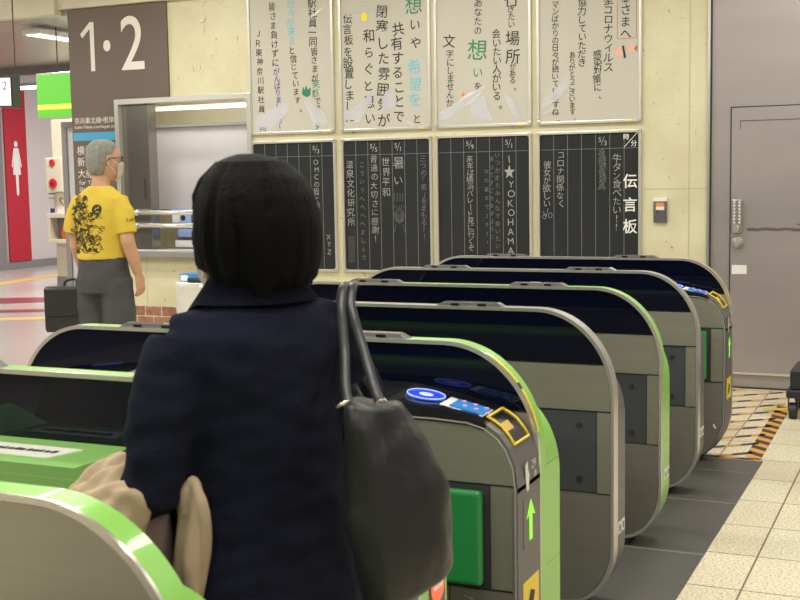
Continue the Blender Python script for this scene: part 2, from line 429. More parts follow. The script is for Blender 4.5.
# wall (with the counter opening)
WX0, WX1, WZ0, WZ1 = -6.50, -5.195, .905, 2.18
bm = bmesh.new()
box(bm, -6.98, WX0, W, W+.16, .44, 3.4); box(bm, WX1, -1.5, W, W+.16, .44, 3.4)
box(bm, WX0, WX1, W, W+.16, .44, WZ0); box(bm, WX0, WX1, W, W+.16, WZ1, 3.4)
box(bm, WX1, -1.5, W, W+.16, 0, .44)
bmesh.ops.remove_doubles(bm, verts=bm.verts[:], dist=.0001)
struct(finish('wall_back', bm, 'wall'))
struct(bx('trim_1', -6.98, -5.0, W-.012, W+.15, 0, .44, 'brick'))
bm = bmesh.new()
for x in (-1.644, -3.0-.005): box(bm, x-.003, x+.003, W-.0015, W, .44, 1.70 if x < -2 else 2.94)
for x in (-6.27, -5.2): box(bm, x-.003, x+.003, W-.0015, W, .44, .89)
box(bm, -1.96, -1.5, W-.0015, W, 1.389, 1.395); box(bm, -1.96, -1.5, W-.0015, W, 0.2, .206)
struct(finish('trim_2', bm, 'joint'))
# small wall stains
bm = bmesh.new()
def smear(cx, cz, w, h, a):
    n = 9; vs = []
    for k in range(n):
        t = 2*PI*k/n; r = random.uniform(.6, 1.1)
        x, z = w*r*math.cos(t), h*r*math.sin(t)
        vs.append(bm.verts.new((cx+x*math.cos(a)-z*math.sin(a), W-.0012, cz+x*math.sin(a)+z*math.cos(a))))
    bm.faces.new(vs)
for cx, cz, w, h, a in ((-1.79, 2.62, .006, .022, .3), (-1.70, 2.57, .010, .004, .2), (-1.86, 2.47, .006, .003, 0), (-1.70, 2.46, .006, .003, 0), (-1.86, 2.75, .004, .01, 0), (-1.72, 2.98, .008, .004, .4),
        (-1.80, 1.02, .010, .004, .5), (-1.76, .98, .006, .012, .6), (-5.60, 2.74, .003, .05, .1), (-5.49, 2.66, .008, .014, .9), (-5.72, 2.42, .004, .028, .2), (-5.65, 2.44, .004, .03, .1), (-5.87, 2.36, .012, .004, .2), (-5.54, 2.52, .003, .03, 0), (-5.34, 2.55, .012, .004, .3), (-5.3, 2.50, .01, .003, 0), (-1.60, 1.78, .003, .03, 0), (-1.83, 1.60, .01, .003, .7)):
    smear(cx, cz, w, h, a)
struct(finish('trim_3', bm, 'stain', recalc=False))
# round caps on the wall near the sign
for i, z in enumerate((2.962, 2.835)):
    bm = bmesh.new(); tube(bm, [(-5.622, W, z), (-5.622, W-.008, z)], .036, 24)
    o = finish('round_plate', bm, 'cream', bevel=.003)
    tag(o, ['upper of two round cream plates on the wall beside the brown sign', 'lower of two round cream plates on the wall beside the brown sign'][i], 'plate', 'round caps beside the platform sign')
# beam over the wall line
bm = bmesh.new()
box(bm, -14, -7.06, W-.10, W-.0, 2.955, 3.5); box(bm, -7.06, 4.2, W-.06, W+.16, 3.0, 3.5)
struct(finish('trim_4', bm, 'cream', bevel=.006))
# steel partition with door, right
bm = bmesh.new()
box(bm, -1.5, 4.2, W-.0, W+.14, 0, 3.4)
struct(finish('wall_right', bm, 'doorsteel'))
bm = bmesh.new(); box(bm, -1.518, -1.500, W-.03, W+.01, 0, 3.4); struct(finish('trim_5', bm, 'rimmetal'))
bm = bmesh.new(); box(bm, -1.500, -1.491, W-.012, W+.005, 0, 3.4); struct(finish('trim_8', bm, 'slot'))
dr = struct(thing('door_1', 'brushed steel door leaf in the steel partition right of the cream wall', 'door', (0, 0, 0)))
bm = bmesh.new()
box(bm, -1.357, .20, W-.012, W, .10, 1.94)
finish('door_leaf', bm, 'doorsteel', dr, bevel=.004)
bm = bmesh.new(); box(bm, -1.363, -1.357, W-.014, W, .0, 1.946); box(bm, -1.357, .2, W-.014, W, 1.94, 1.946); box(bm, -1.49, .9, W-.006, W-.001, .0, .012)
finish('door_gap', bm, 'slot', dr)
bm = bmesh.new(); box(bm, -1.30, .1, W-.0135, W-.012, 1.845, 1.852); box(bm, -1.30, -1.295, W-.0135, W-.012, 1.79, 1.852); finish('scratch', bm, 'scuff', dr)
bm = bmesh.new()
pr = [(-1.24, 1.112)]; x = -1.245
top = []; bot = []
while x < .1:
    top.append((x, 1.118+random.uniform(-.004, .004))); bot.append((x, 1.098+random.uniform(-.004, .004))); x += random.uniform(.02, .05)
prism(bm, top+bot[::-1], W-.0135, W-.012)
box(bm, -.92+.0, -.88, W-.0135, W-.012, 1.14, 1.147)
finish('scuff_mark', bm, 'scuff', dr)
lk = bx('keypad_lock', -1.345, -1.275, W-.04, W-.012, 1.085, 1.318, 'brass', dr, bevel=.012)
bm = bmesh.new()
for i in range(7):
    for j in range(2):
        tube(bm, [(-1.327+j*.034, W-.045, 1.295-i*.023), (-1.327+j*.034, W-.04, 1.295-i*.023)], .007, 10)
finish('button', bm, 'white', lk)
bm = bmesh.new(); tube(bm, [(-1.31, W-.06, 1.118), (-1.31, W-.04, 1.118)], .018, 16); finish('turn_knob', bm, 'trimlight', lk, bevel=.003)
bm = bmesh.new(); tube(bm, [(-1.305, W-.035, 1.018), (-1.305, W-.012, 1.018)], .037, 24); kn = finish('door_knob', bm, 'brass', dr, bevel=.006)
bm = bmesh.new(); tube(bm, [(-1.305, W-.048, 1.018), (-1.305, W-.035, 1.018)], .022, 20); finish('cylinder', bm, 'trimlight', kn, bevel=.003)
bx('sticker', -1.345, -1.245, W-.0135, W-.012, .80, .862, 'sticker', dr)
bx('kick_plate', -1.363, .2, W-.016, W-.012, .10, .115, 'trimlight', dr)
# hall ceiling and lights
bm = bmesh.new(); box(bm, -14, 4.2, -9, W, 3.5, 3.6); struct(finish('ceiling', bm, 'hallceiling'))
bm = bmesh.new(); box(bm, -16.5, -6.98, W, 12.0, 2.955, 3.0); struct(finish('ceiling_concourse', bm, 'slats'))
bm = bmesh.new(); box(bm, -16.5, -6.98, 12.0, 12.1, 2.86, 3.7); struct(finish('trim_6', bm, 'base'))
bm = bmesh.new(); box(bm, -20, -6.98, 12.1, 24, 3.7, 3.8); struct(finish('ceiling_far', bm, 'farwhite'))
bm = bmesh.new(); box(bm, -15.3, -15.1, 6, 24, 0, 3.7); struct(finish('wall_left', bm, 'farwhite'))
bm = bmesh.new(); box(bm, -15.1, -7.2, 23, 23.2, 0, 3.7); struct(finish('wall_far', bm, 'farwhite'))
bm = bmesh.new(); box(bm, -15.1, -15.08, 6, 24, 0, .14); struct(finish('baseboard_left', bm, 'base'))
bm = bmesh.new(); box(bm, 4.2, 4.35, -9, W, 0, 3.5); struct(finish('wall_side', bm, 'doorsteel'))
bm = bmesh.new(); box(bm, -20, 4.35, -9.2, -9.0, 0, 3.5); struct(finish('wall_rear', bm, 'base'))
bm = bmesh.new(); box(bm, -15.3, -15.095, 16.0, 16.56, 0, 3.7); struct(finish('trim_7', bm, 'base'))
bm = bmesh.new(); box(bm, -7.1, -6.98, W+.16, 12, 0, 3.4); struct(finish('wall_corner', bm, 'farwhite'))

def area(name, loc, sx, sy, power, col=(1, .975, .89), rot=(0, 0, 0)):
    l = bpy.data.lights.new(name, 'AREA'); l.shape = 'RECTANGLE'; l.size = sx; l.size_y = sy; l.energy = power; l.color = col
    o = bpy.data.objects.new(name, l); COL.objects.link(o); o.location = loc; o.rotation_euler = rot; return o
def ceiling_light(cx, cy, z, lx, ly, power, label, grp='ceiling lights of the gate hall'):
    t = thing('ceiling_light', label, 'ceiling light', (cx, cy, z), 0, grp)
    bm = bmesh.new(); box(bm, -lx/2-.04, lx/2+.04, -ly/2-.04, ly/2+.04, -.06, 0); finish('housing', bm, 'white', t, bevel=.01)
    bm = bmesh.new(); box(bm, -lx/2, lx/2, -ly/2, ly/2, -.068, -.06); finish('diffuser', bm, 'panellight', t)
    area('lamp', (cx, cy, z-.08), lx, ly, power)
GLW = 'white ceiling light panel over the ticket gates'
for cx in (-5.6, -3.2, -.8, 1.6):
    for cy in (7.1, 4.4, 1.6, -1.2):
        ceiling_light(cx, cy, 3.5, 1.2, .28, (35 if cy > 6 else 38) * (1.15 if cx < -5 else 1), GLW)
for cx, cy in ((-9.5, 6.6), (-9.5, 3.0), (-12.5, 4.8)):
    ceiling_light(cx, cy, 3.5, 1.2, .28, 120, 'white ceiling light panel over the open concourse', 'ceiling lights of the open concourse')
# long strip light in the slatted ceiling
t = thing('strip_light', 'long white strip light set in the slatted metal ceiling left of the 1·2 sign', 'ceiling light', (-7.75, 9.5, 2.93))
bm = bmesh.new(); box(bm, -.11, .11, -.55, .55, -.05, 0); finish('housing', bm, 'white', t, bevel=.008)
bm = bmesh.new(); box(bm, -.08, .08, -.52, .52, -.055, -.05); finish('diffuser', bm, 'panellight', t)
area('lamp', (-7.75, 9.5, 2.86), .16, 1.0, 30)
area('lamp', (-10.6, 12.9, 3.6), 2.4, .8, 150, (1, .97, .93)); area('lamp', (-11.5, 15.2, 3.6), 3, 2.4, 170, (1, .97, .95)); area('lamp', (-10.5, 19.5, 3.6), 3, 3, 200, (1, .97, .95))  # lamps without fittings; the first is added to brighten the cream pillar
t = thing('tube_light', 'white tube light under the far concourse ceiling behind the green sign', 'tube light', (-12.6, 16.0, 3.10))
bm = bmesh.new(); tube(bm, [(-1.6, 0, 0), (1.6, 0, 0)], .03, 10); finish('tube', bm, 'tube', t)
bm = bmesh.new(); box(bm, -1.6, 1.6, -.03, .03, .03, .08); box(bm, -1, -.96, -.02, .02, .08, .6); box(bm, .96, 1, -.02, .02, .08, .6); finish('fitting', bm, 'base', t)

# floor mat of the gate row
bm = bmesh.new(); box(bm, -2.95, -.836, -1.5, 6.375, 0, .004); m_ = finish('floor_mat', bm, 'mat')
tag(m_, 'dark grey rubber floor strip running beneath the row of ticket gates', 'floor mat')
bm = bmesh.new()
for y in (5.50, 4.70, 3.86, 6.10): box(bm, -2.95, -.836, y-.004, y+.004, .004, .0048)
finish('seam', bm, 'base', m_)

# hazard tape
def tape(bm, a, b, w, step=.07):
    a = Vector(a); b = Vector(b); d = (b-a); L = d.length; d.normalize(); n = Vector((-d.y, d.x)); k = 0; s = 0
    while s < L:
        e = min(L, s+step)
        for (s0, s1) in ((s, e),):
            sk = w*.9
            P = [a+d*(s0)-n*w/2, a+d*(s1)-n*w/2, a+d*(s1+sk)+n*w/2, a+d*(s0+sk)+n*w/2]
            v = [bm.verts.new((p.x, p.y, .0015)) for p in P]; bm.faces.new(v).material_index = k % 2
        k += 1; s = e
def tape_thing(a, b, w, step, label, grp):
    bm = bmesh.new(); tape(bm, a, b, w, step)
    tag(finish('hazard_tape', bm, ['orangetape', 'blacktape'], recalc=False), label, 'floor tape', grp)
y = 6.30
while y < 8.7:
    x0, x1 = -1.62, -.93
    a = (x0, y-.30); b = (x1, y+.26)
    if a[1] < 6.42:
        tt = (6.42-a[1])/(b[1]-a[1]); a = (x0+tt*(x1-x0), 6.42)
    if b[1] > 8.5:
        tt = (8.5-a[1])/(b[1]-a[1]); b = (a[0]+tt*(b[0]-a[0]), 8.5)
    if b[0]-a[0] > .08: tape_thing(a, b, .042, .10, 'thin orange and black tape laid diagonally on the tiles before the steel door', 'diagonal hazard tapes by the steel door')
    y += .245
tape_thing((-1.62, 6.42), (-.88, 6.42), .04, .09, 'thin orange and black tape along the end of the dark floor mat', None)
tape_thing((-.895, 6.40), (-.915, 7.95), .085, .075, 'wide orange and black striped tape closing the right side of the taped field', None)
bm = bmesh.new()
v = [bm.verts.new(p) for p in ((-1.03, 7.85, .002), (-.88, 7.93, .002), (-.55, 7.72, .002), (-.57, 7.66, .002), (-.88, 7.84, .002), (-1.02, 7.78, .002))]; bm.faces.new(v)
tag(finish('yellow_tape', bm, 'yellowtape'), 'plain yellow tape strip on the tiles by the black trolley', 'floor tape')

# concourse floor markings
bm = bmesh.new(); a = Vector((-13.105, 14.185)); b = Vector((-13.37, 15.72))
def strip(bm, a, b, w, z=.002, mi=0):
    a = Vector(a); b = Vector(b); d = (b-a).normalized(); n = Vector((-d.y, d.x))*w/2
    bm.faces.new([bm.verts.new((p.x, p.y, z)) for p in (a-n, b-n, b+n, a+n)]).material_index = mi
strip(bm, (-12.6, 11.2), (-13.6, 17.0), .30)
tag(finish('tactile_strip', bm, 'tactile'), 'far yellow line on the concourse floor before the lilac wall', 'floor line', 'yellow concourse lines')
bm = bmesh.new(); strip(bm, (-12.2, 9.2), (-7.2, 11.6), .27)
tag(finish('tactile_strip', bm, 'tactile'), 'near yellow line on the concourse floor beside the black briefcase', 'floor line', 'yellow concourse lines')
bm = bmesh.new(); strip(bm, (-13.4, 11.2), (-8.6, 13.4), .55, .0015); strip(bm, (-12.3, 10.9), (-9.6, 13.2), .50, .0016); strip(bm, (-12.2, 10.1), (-8.0, 12.2), .34, .0017)
tag(finish('floor_stripe', bm, 'redfloor'), 'dark red chevron stripes in the polished concourse floor', 'floor marking')

# ---------------------------------------------------------------- women's toilet panel on left wall
t = thing('restroom_panel', 'tall crimson wall panel with a white standing woman pictogram', 'sign', (-15.078, 16.86, .145))
bm = bmesh.new(); box(bm, 0, .02, -.27, .28, 0, 3.1); finish('panel', bm, 'red', t)
bm = bmesh.new()
def yz(bm, pts, x=.022):
    a = [bm.verts.new((x, y, z)) for y, z in pts]; bm.faces.new(a)
cz = 1.65; n = 20
yz(bm, [(.0+.045*math.cos(2*PI*k/n), cz+.42+.055*math.sin(2*PI*k/n)) for k in range(n)])
yz(bm, [(-.06, cz+.35), (.06, cz+.35), (.13, cz+.02), (.10, cz+.01), (.065, cz+.2), (.10, cz-.12), (.035, cz-.12), (.03, cz-.46), (.0, cz-.5), (-.03, cz-.46), (-.035, cz-.12), (-.10, cz-.12), (-.065, cz+.2), (-.10, cz+.01), (-.13, cz+.02)])
finish('pictogram', bm, 'white', t)

# ---------------------------------------------------------------- cream service pillar with alarm and boxes
t = thing('service_pillar', 'cream service pillar with grey foot left of the man in the yellow shirt', 'pillar', (-11.70, 14.12, 0)); t['kind'] = 'thing'
bm = bmesh.new(); box(bm, -.24, .30, 0, .5, .14, 2.9); finish('shaft', bm, 'cream', t, bevel=.01)
bm = bmesh.new(); box(bm, -.25, .31, 0, .51, 0, .14); finish('foot', bm, 'base', t)
t = thing('fire_alarm', 'cream fire alarm box with two red buttons on the service pillar', 'fire alarm', (-11.80, 14.12, 1.38))
bm = bmesh.new(); box(bm, -.16, .14, -.14, 0, 0, .50); finish('housing', bm, 'cream', t, bevel=.015)
for z, r in ((.43, .048), (.13, .07)):
    bm = bmesh.new(); tube(bm, [(-.02, -.14, z), (-.02, -.165, z)], r, 20); b_ = finish('red_button', bm, 'alarmred', t, bevel=.008)
bm = bmesh.new(); tube(bm, [(-.02, -.17, .13), (-.02, -.175, .13)], .018, 14); finish('button_center', bm, 'ink', b_)
t = thing('heart_notice', 'white notice with a peach heart below the fire alarm box', 'notice', (-11.76, 14.115, 1.08))
bx('sheet', -.12, .13, -.006, 0, 0, .29, 'white', t)
bm = bmesh.new()
hp = []
for k in range(40):
    a = 2*PI*k/40; hp.append((.078*math.sin(a)**3, .0048*(13*math.cos(a)-5*math.cos(2*a)-2*math.cos(3*a)-math.cos(4*a))))
ring_band(bm, [(x*1.0, z+.17) for x, z in hp], [(x*.6, z*.6+.17) for x, z in hp], -.009, -.006); finish('heart', bm, 'orangetape', t)
t = thing('hose_box', 'rust-stained white framed box holding an orange card, hung on the service pillar', 'box', (-11.73, 14.12, .64))
bm = bmesh.new(); ring_band(bm, [(-.2, 0), (.2, 0), (.2, .44), (-.2, .44)], [(-.14, .06), (.14, .06), (.14, .37), (-.14, .37)], -.2, 0); finish('frame', bm, 'cream', t, bevel=.008)
bm = bmesh.new(); box(bm, -.14, .14, -.02, -.005, .06, .37); finish('back_panel', bm, 'base', t)
bm = bmesh.new(); prism(bm, [(.0, .065), (.135, .065), (.135, .35), (.08, .33), (.02, .27), (-.02, .17)], -.1, -.08); finish('card', bm, 'orangecard', t)
t = thing('wall_notice', 'small white notice with blue pictograms left of the heart notice', 'notice', (-11.94, 14.3, 1.02))
bx('sheet', -.26, -.01, -.01, 0, 0, .40, 'white', t)
bm = bmesh.new(); box(bm, -.22, -.14, -.013, -.01, .04, .12); box(bm, -.12, -.04, -.013, -.01, .04, .12); finish('pictogram', bm, 'inkblue', t)
bm = bmesh.new(); box(bm, -.24, -.06, -.013, -.01, .33, .345); box(bm, -.24, -.10, -.013, -.01, .27, .28); finish('text_lines', bm, 'ink', t)
t = thing('dark_plate', 'narrow black plate with white writing left of the fire alarm box', 'sign', (-12.06, 14.3, 1.42))
bx('plate', -.10, .07, -.012, 0, 0, .30, 'ink', t)
bm = bmesh.new()
for k in range(4): box(bm, -.08+.035*k, -.07+.035*k, -.014, -.012, .05, .25-.03*(k % 2))
finish('text_lines', bm, 'white', t)

# glazed panel behind the sign
t = thing('glazed_screen', 'grey framed white screen standing just left of the brown 1·2 sign', 'screen', (-7.62, 9.15, 0))
bm = bmesh.new(); box(bm, 0, .06, 0, .06, 0, 2.08); box(bm, .06, .5, 0, .06, 2.02, 2.08); finish('frame', bm, 'base', t, bevel=.005)
bx('pane', .06, .5, .015, .045, 0, 2.02, 'blind', t)

# ---------------------------------------------------------------- green lit sign and the small number sign
t = thing('green_sign', 'glowing green hanging light box with a yellow stripe beside the brown sign', 'sign', (-7.30, 8.95, 2.10))
bm = bmesh.new(); box(bm, -.42, .2, 0, .10, 0, .42); finish('housing', bm, 'rimmetal', t, bevel=.01)
bm = bmesh.new(); box(bm, -.405, .2, -.004, 0, .015, .405); finish('face', bm, 'lightgreen', t)
bm = bmesh.new(); box(bm, -.405, .2, -.006, -.004, .085, .13); finish('yellow_stripe', bm, 'lityellow', t)
bx('hanger', -.2, -.192, .04, .05, .42, .83, 'darkmetal', t); bx('hanger', .15, .158, .04, .05, .42, .83, 'darkmetal', t)
t = thing('number_sign', 'small white hanging light box numbered 2 at the left edge of the photo', 'sign', (-7.35, 7.90, 2.15), .42)
bm = bmesh.new(); box(bm, -.3, .22, 0, .10, 0, .25); finish('housing', bm, 'darkmetal', t, bevel=.005)
bm = bmesh.new(); box(bm, -.29, .21, -.004, 0, .012, .238); finish('face', bm, 'litwhite', t)
bx('bracket', .225, .262, 0, .10, -.01, .28, 'darkmetal', t); bx('hanger', .240, .248, .04, .05, .28, 1.35, 'darkmetal', t)
bm = bmesh.new(); put(bm, '2', lambda a, b: (.165+a, -.006, .18+b), .10); finish('numeral', bm, 'ink', t, recalc=False)

# ---------------------------------------------------------------- brown platform sign on the wall
t = thing('platform_sign', 'large brown platform sign reading 1·2 on the wall left of the counter window', 'sign', (0, 0, 0))
bm = bmesh.new(); box(bm, -6.985, WX0-.02, W-.02, W, 1.30, 2.99); box(bm, WX0-.02, -5.96, W-.02, W, WZ1+.03, 2.99); finish('sheet', bm, 'brown', t)
bx('line_band', -6.975, -6.51, W-.023, W-.02, 1.87, 1.94, 'cyan', t)
bm = bmesh.new()
Tn = lambda ox, oz: (lambda a, b: (ox+a, W-.0235, oz+b))
bm.faces.new([bm.verts.new((-6.795+a*.0068, W-.0235, 2.672+b*.0062)) for a, b in ((6.5, 33), (13, 33), (13, -34), (6.5, -34), (6.5, 24), (-5.5, 12), (-8.5, 17.5))]); put(bm, '2', lambda a, b: (-6.31+a*.83, W-.0235, 2.70+b), .64, 0, .006)
cyr = [(-6.575+.038*math.cos(2*PI*k/24), 2.668+.048*math.sin(2*PI*k/24)) for k in range(24)]
bm.faces.new([bm.verts.new((x, W-.0235, z)) for x, z in cyr])
finish('numerals', bm, 'signwhite', t, recalc=False)
bm = bmesh.new()
hline(bm, '京浜東北線・根岸線', Tn(-6.955, 2.02), .060, 0, .001, -.04)
finish('lettering', bm, 'signwhite', t, recalc=False); bm = bmesh.new(); hline(bm, 'Keihin-Tōhoku Line・Negishi Line', Tn(-6.955, 1.975), .036, 0, 0, -.035)
finish('lettering', bm, 'signwhite', t, recalc=False); bm = bmesh.new(); hline(bm, '横浜', Tn(-6.94, 1.755), .085, 0, .0015); finish('lettering', bm, 'signwhite', t, recalc=False); bm = bmesh.new(); hline(bm, '新杉田', Tn(-6.94, 1.655), .085, 0, .0015); finish('lettering', bm, 'signwhite', t, recalc=False); bm = bmesh.new(); hline(bm, '大船', Tn(-6.94, 1.555), .085, 0, .0015)
finish('lettering', bm, 'signwhite', t, recalc=False); bm = bmesh.new(); hline(bm, 'for Yokohama', Tn(-6.93, 1.49), .055); finish('lettering', bm, 'signwhite', t, recalc=False); bm = bmesh.new(); hline(bm, 'Shin-Sugita', Tn(-6.93, 1.43), .055)
finish('lettering', bm, 'signwhite', t, recalc=False)

# ---------------------------------------------------------------- counter window
t = struct(thing('window_1', 'steel framed counter window in the cream wall', 'window', (0, 0, 0)))
bm = bmesh.new(); ring_band(bm, [(WX0-.02, WZ0-.02), (WX1+.03, WZ0-.02), (WX1+.03, WZ1+.03), (WX0-.02, WZ1+.03)], [(WX0+.02, WZ0+.02), (WX1-.01, WZ0+.02), (WX1-.01, WZ1-.015), (WX0+.02, WZ1-.015)], W-.035, W+.16)
finish('window_frame', bm, 'frame', t, bevel=.004)
bx('window_sill', WX0-.02, WX1+.03, W-.10, W+.3, WZ0-.04, WZ0+.01, 'base', t, bevel=.006)
bx('steel_post', WX0+.02, -6.21, W+.02, W+.14, WZ0+.0, WZ1-.015, 'brushsteelpost', t, bevel=.006)
bx('post_slot', -6.272, -6.262, W+.016, W+.02, 1.36, 1.53, 'ink', t)
room = bmesh.new(); box(room, -6.9, -4.9, W+1.1, W+1.15, .6, 2.6); box(room, -6.9, -6.85, W+.16, W+1.1, .6, 2.6); box(room, -4.95, -4.9, W+.16, W+1.1, .6, 2.6); box(room, -6.9, -4.9, W+.16, W+1.15, 2.45, 2.5); box(room, -6.9, -4.9, W+.16, W+1.15, .6, .88)
struct(finish('wall_office', room, 'cream'))
bx('blind', -6.85, -4.95, W+.52, W+.54, 1.26, 2.00, 'blind', t); bx('blind_rail', -6.85, -4.95, W+.50, W+.56, 1.985, 2.01, 'base', t); bx('lower_rail', -6.85, -4.95, W+.50, W+.56, 1.225, 1.26, 'base', t)
t2 = thing('counter_tube_light', 'white tube light behind the top of the counter window', 'tube light', (-5.9, W+.62, 2.15))
bm = bmesh.new(); tube(bm, [(-.72, 0, 0), (.62, 0, 0)], .011, 10); finish('tube', bm, 'litwhite', t2); bx('fitting', -.75, .65, -.02, .03, .012, .03, 'cream', t2)
area('lamp', (-5.9, W+.35, 2.40), 1.2, .2, 14)
t2 = thing('guard_rail', 'double steel tube guard rail across the counter window', 'rail', (0, W-.08, 0))
for z in (1.135, 1.245):
    bm = bmesh.new(); tube(bm, [(-6.47, 0, z), (-5.18, 0, z)], .020, 14); finish('rail_tube', bm, 'trimlight', t2, smooth=True)
    bm = bmesh.new()
    tube(bm, [(-6.30, -.004, z), (-6.275, -.004, z)], .027, 16); finish('collar', bm, 'rimmetal', t2, smooth=True)
for x in (-6.47, -5.2):
    bm = bmesh.new(); box(bm, x-.012, x+.012, .0, .075, 1.10, 1.28); finish('bracket', bm, 'rimmetal', t2, bevel=.003)
cards = [(-6.10, 1.13, .20, .14, 'bluecard', 'blue leaflet at the left end behind the rail'), (-5.86, 1.14, .16, .13, 'greencard', 'green leaflet behind the guard rail'), (-5.66, 1.13, .16, .12, 'redcard', 'red leaflet behind the guard rail by the dark hair'),
         (-6.05, 1.02, .17, .07, 'bluecard', 'small blue leaflet lower in the counter rack'), (-5.78, 1.02, .13, .07, 'redcard', 'small red leaflet lower in the counter rack'), (-5.92, .93, .5, .06, 'white', 'long white slip lying at the foot of the counter rack')]
for x, z, w, h, m, lab in cards:
    o = bx('leaflet', x-w/2, x+w/2, W+.30, W+.306, z, z+h, m); tag(o, lab, 'leaflet', 'leaflets in the counter window')
    if h > .1:
        bm = bmesh.new(); tube(bm, [(x+.02, W+.299, z+h*.4), (x+.02, W+.2985, z+h*.4)], (.035, .018) if 0 else .025, 12); finish('logo_spot', bm, 'ink', o)
        bx('white_field', x-w/2+.01, x-w/2+w*.4, W+.298, W+.30, z+.02, z+h-.02, 'white', o)
t2 = thing('leaflet_rack', 'grey rack shelf inside the counter window holding leaflets', 'rack', (0, 0, 0))
bx('shelf', -6.19, -5.2, W+.306, W+.35, .915, .93, 'base', t2); bx('back_panel', -6.19, -5.2, W+.345, W+.36, .93, 1.22, 'base', t2)

# bin with liner and blue box
t = thing('waste_bin', 'white bin with a crumpled clear liner beside the brick wall base', 'bin', (-5.44, 8.28, 0))
bm = bmesh.new(); loft(bm, [(0, 0, 0, .20, .15), (0, 0, .5, .235, .175), (0, 0, .665, .24, .18)], 32, power=5); finish('bin_body', bm, 'bin', t, smooth=False, bevel=.004)
bm = bmesh.new(); loft(bm, [(0, 0, .655, .255, .195), (0, 0, .69, .255, .195)], 32, power=5); finish('rim', bm, 'white', t, bevel=.006)
bm = bmesh.new()
rows = []
for i in range(12):
    zz = .69-.36*i/11; row = []
    for k in range(48):
        a = 2*PI*k/48; c, d = math.cos(a), math.sin(a)
        e = .262-(.02*i/11)+.012*noise.noise(Vector((c*4, d*4, zz*12)))*(.4+i/6); f = e*.75
        x = e*math.copysign(abs(c)**.4, c); y = f*math.copysign(abs(d)**.4, d)
        dz = .06*noise.noise(Vector((c*2.2, d*2.2, 3)))*(i/11)
        row.append(bm.verts.new((x, y, zz+dz)))
    rows.append(row)
for A, B in zip(rows, rows[1:]):
    for k in range(48): bm.faces.new((A[k], A[(k+1) % 48], B[(k+1) % 48], B[k]))
finish('liner', bm, 'bagfilm', t, smooth=True)
o = bx('blue_box', -5.68, -5.50, 8.2, 8.32, .69, .755, 'boxblue'); o.data.materials[0] = M['boxblue']; tag(o, 'small blue box lying on the white bin', 'box')
bx('lid_panel', -5.67, -5.60, 8.198, 8.2, .70, .745, 'white', o)
o = bx('black_pouch', -5.57, -5.40, 8.13, 8.19, .69, .73, 'nylon', bevel=.015); tag(o, 'small black pouch lying next to the blue box on the bin', 'pouch')

# wall switch outlet
t = thing('key_switch_box', 'small steel key switch box with an orange label on the cream wall', 'switch box', (-1.842, W, 1.155))
bx('housing', -.048, .048, -.02, 0, 0, .15, 'keyplate', t, bevel=.004); bx('top_cap', -.05, .05, -.022, 0, .15, .175, 'sticker', t, bevel=.003)
bx('label', -.03, .03, -.0215, -.02, .10, .14, 'orangepaint', t); bx('lower_label', -.03, .03, -.0217, -.02, .09, .113, 'sticker', t)
bm = bmesh.new(); tube(bm, [(-.018, -.024, .077), (-.018, -.02, .077)], .007, 12); finish('keyhole', bm, 'ink', t)

# trolley at the right edge
t = thing('trolley', 'black wheeled trolley standing half out of frame by the steel door', 'trolley', (-.62, 7.75, 0))
bx('deck', -.24, .35, -.2, .25, .13, .18, 'cart', t, bevel=.01); bx('upright', -.22, .3, -.18, .22, .18, .30, 'cart', t, bevel=.01)
for x, y in ((-.2, -.16), (.3, -.16), (-.2, .2), (.3, .2)):
    bm = bmesh.new(); tube(bm, [(x-.022, y, .05), (x+.022, y, .05)], .05, 24); w_ = finish('wheel', bm, 'cart', t, bevel=.006)
    bm = bmesh.new(); box(bm, x-.03, x-.025, y-.02, y+.02, .05, .13); box(bm, x+.025, x+.03, y-.02, y+.02, .05, .13); finish('caster_fork', bm, 'darkmetal', w_)

# ---------------------------------------------------------------- boards and posters
def rrect(x0, x1, z0, z1, r, n=5):
    P = []
    for cx, cz, a0 in ((x1-r, z1-r, 0), (x0+r, z1-r, PI/2), (x0+r, z0+r, PI), (x1-r, z0+r, 1.5*PI)):
        for k in range(n+1):
            a = a0+PI/2*k/n; P.append((cx+r*math.cos(a), cz+r*math.sin(a)))
    return P
def framed(name, label, cat, x0, x1, z0, z1, facem, grp):
    t = thing(name, label, cat, (0, 0, 0), 0, grp)
    bm = bmesh.new(); ring_band(bm, rrect(x0, x1, z0, z1, .018), rrect(x0+.020, x1-.020, z0+.020, z1-.020, .002), W-.024, W); finish('frame', bm, 'frame', t, bevel=.003)
    for sx in (x0, x1):
        for sz in (z0, z1):
            if sz > 3: continue
            bm = bmesh.new(); a, b = (sx, sx+.03) if sx == x0 else (sx-.03, sx); c, d = (sz, sz+.03) if sz == z0 else (sz-.03, sz)
            prism(bm, rrect(a-.001, b+.001, c-.001, d+.001, .012, 4), W-.0265, W-.002); finish('corner_cap', bm, 'rimmetal', t, bevel=.002)
    bx('surface', x0+.018, x1-.018, W-.012, W-.001, z0+.018, z1-.018, facem, t)
    return t
PX = [(-5.178, -4.406), (-4.355, -3.583), (-3.552, -2.787), (-2.745, -1.977)]
Yt = W-.0135
CB = .006  # chalk / pen stroke thinning
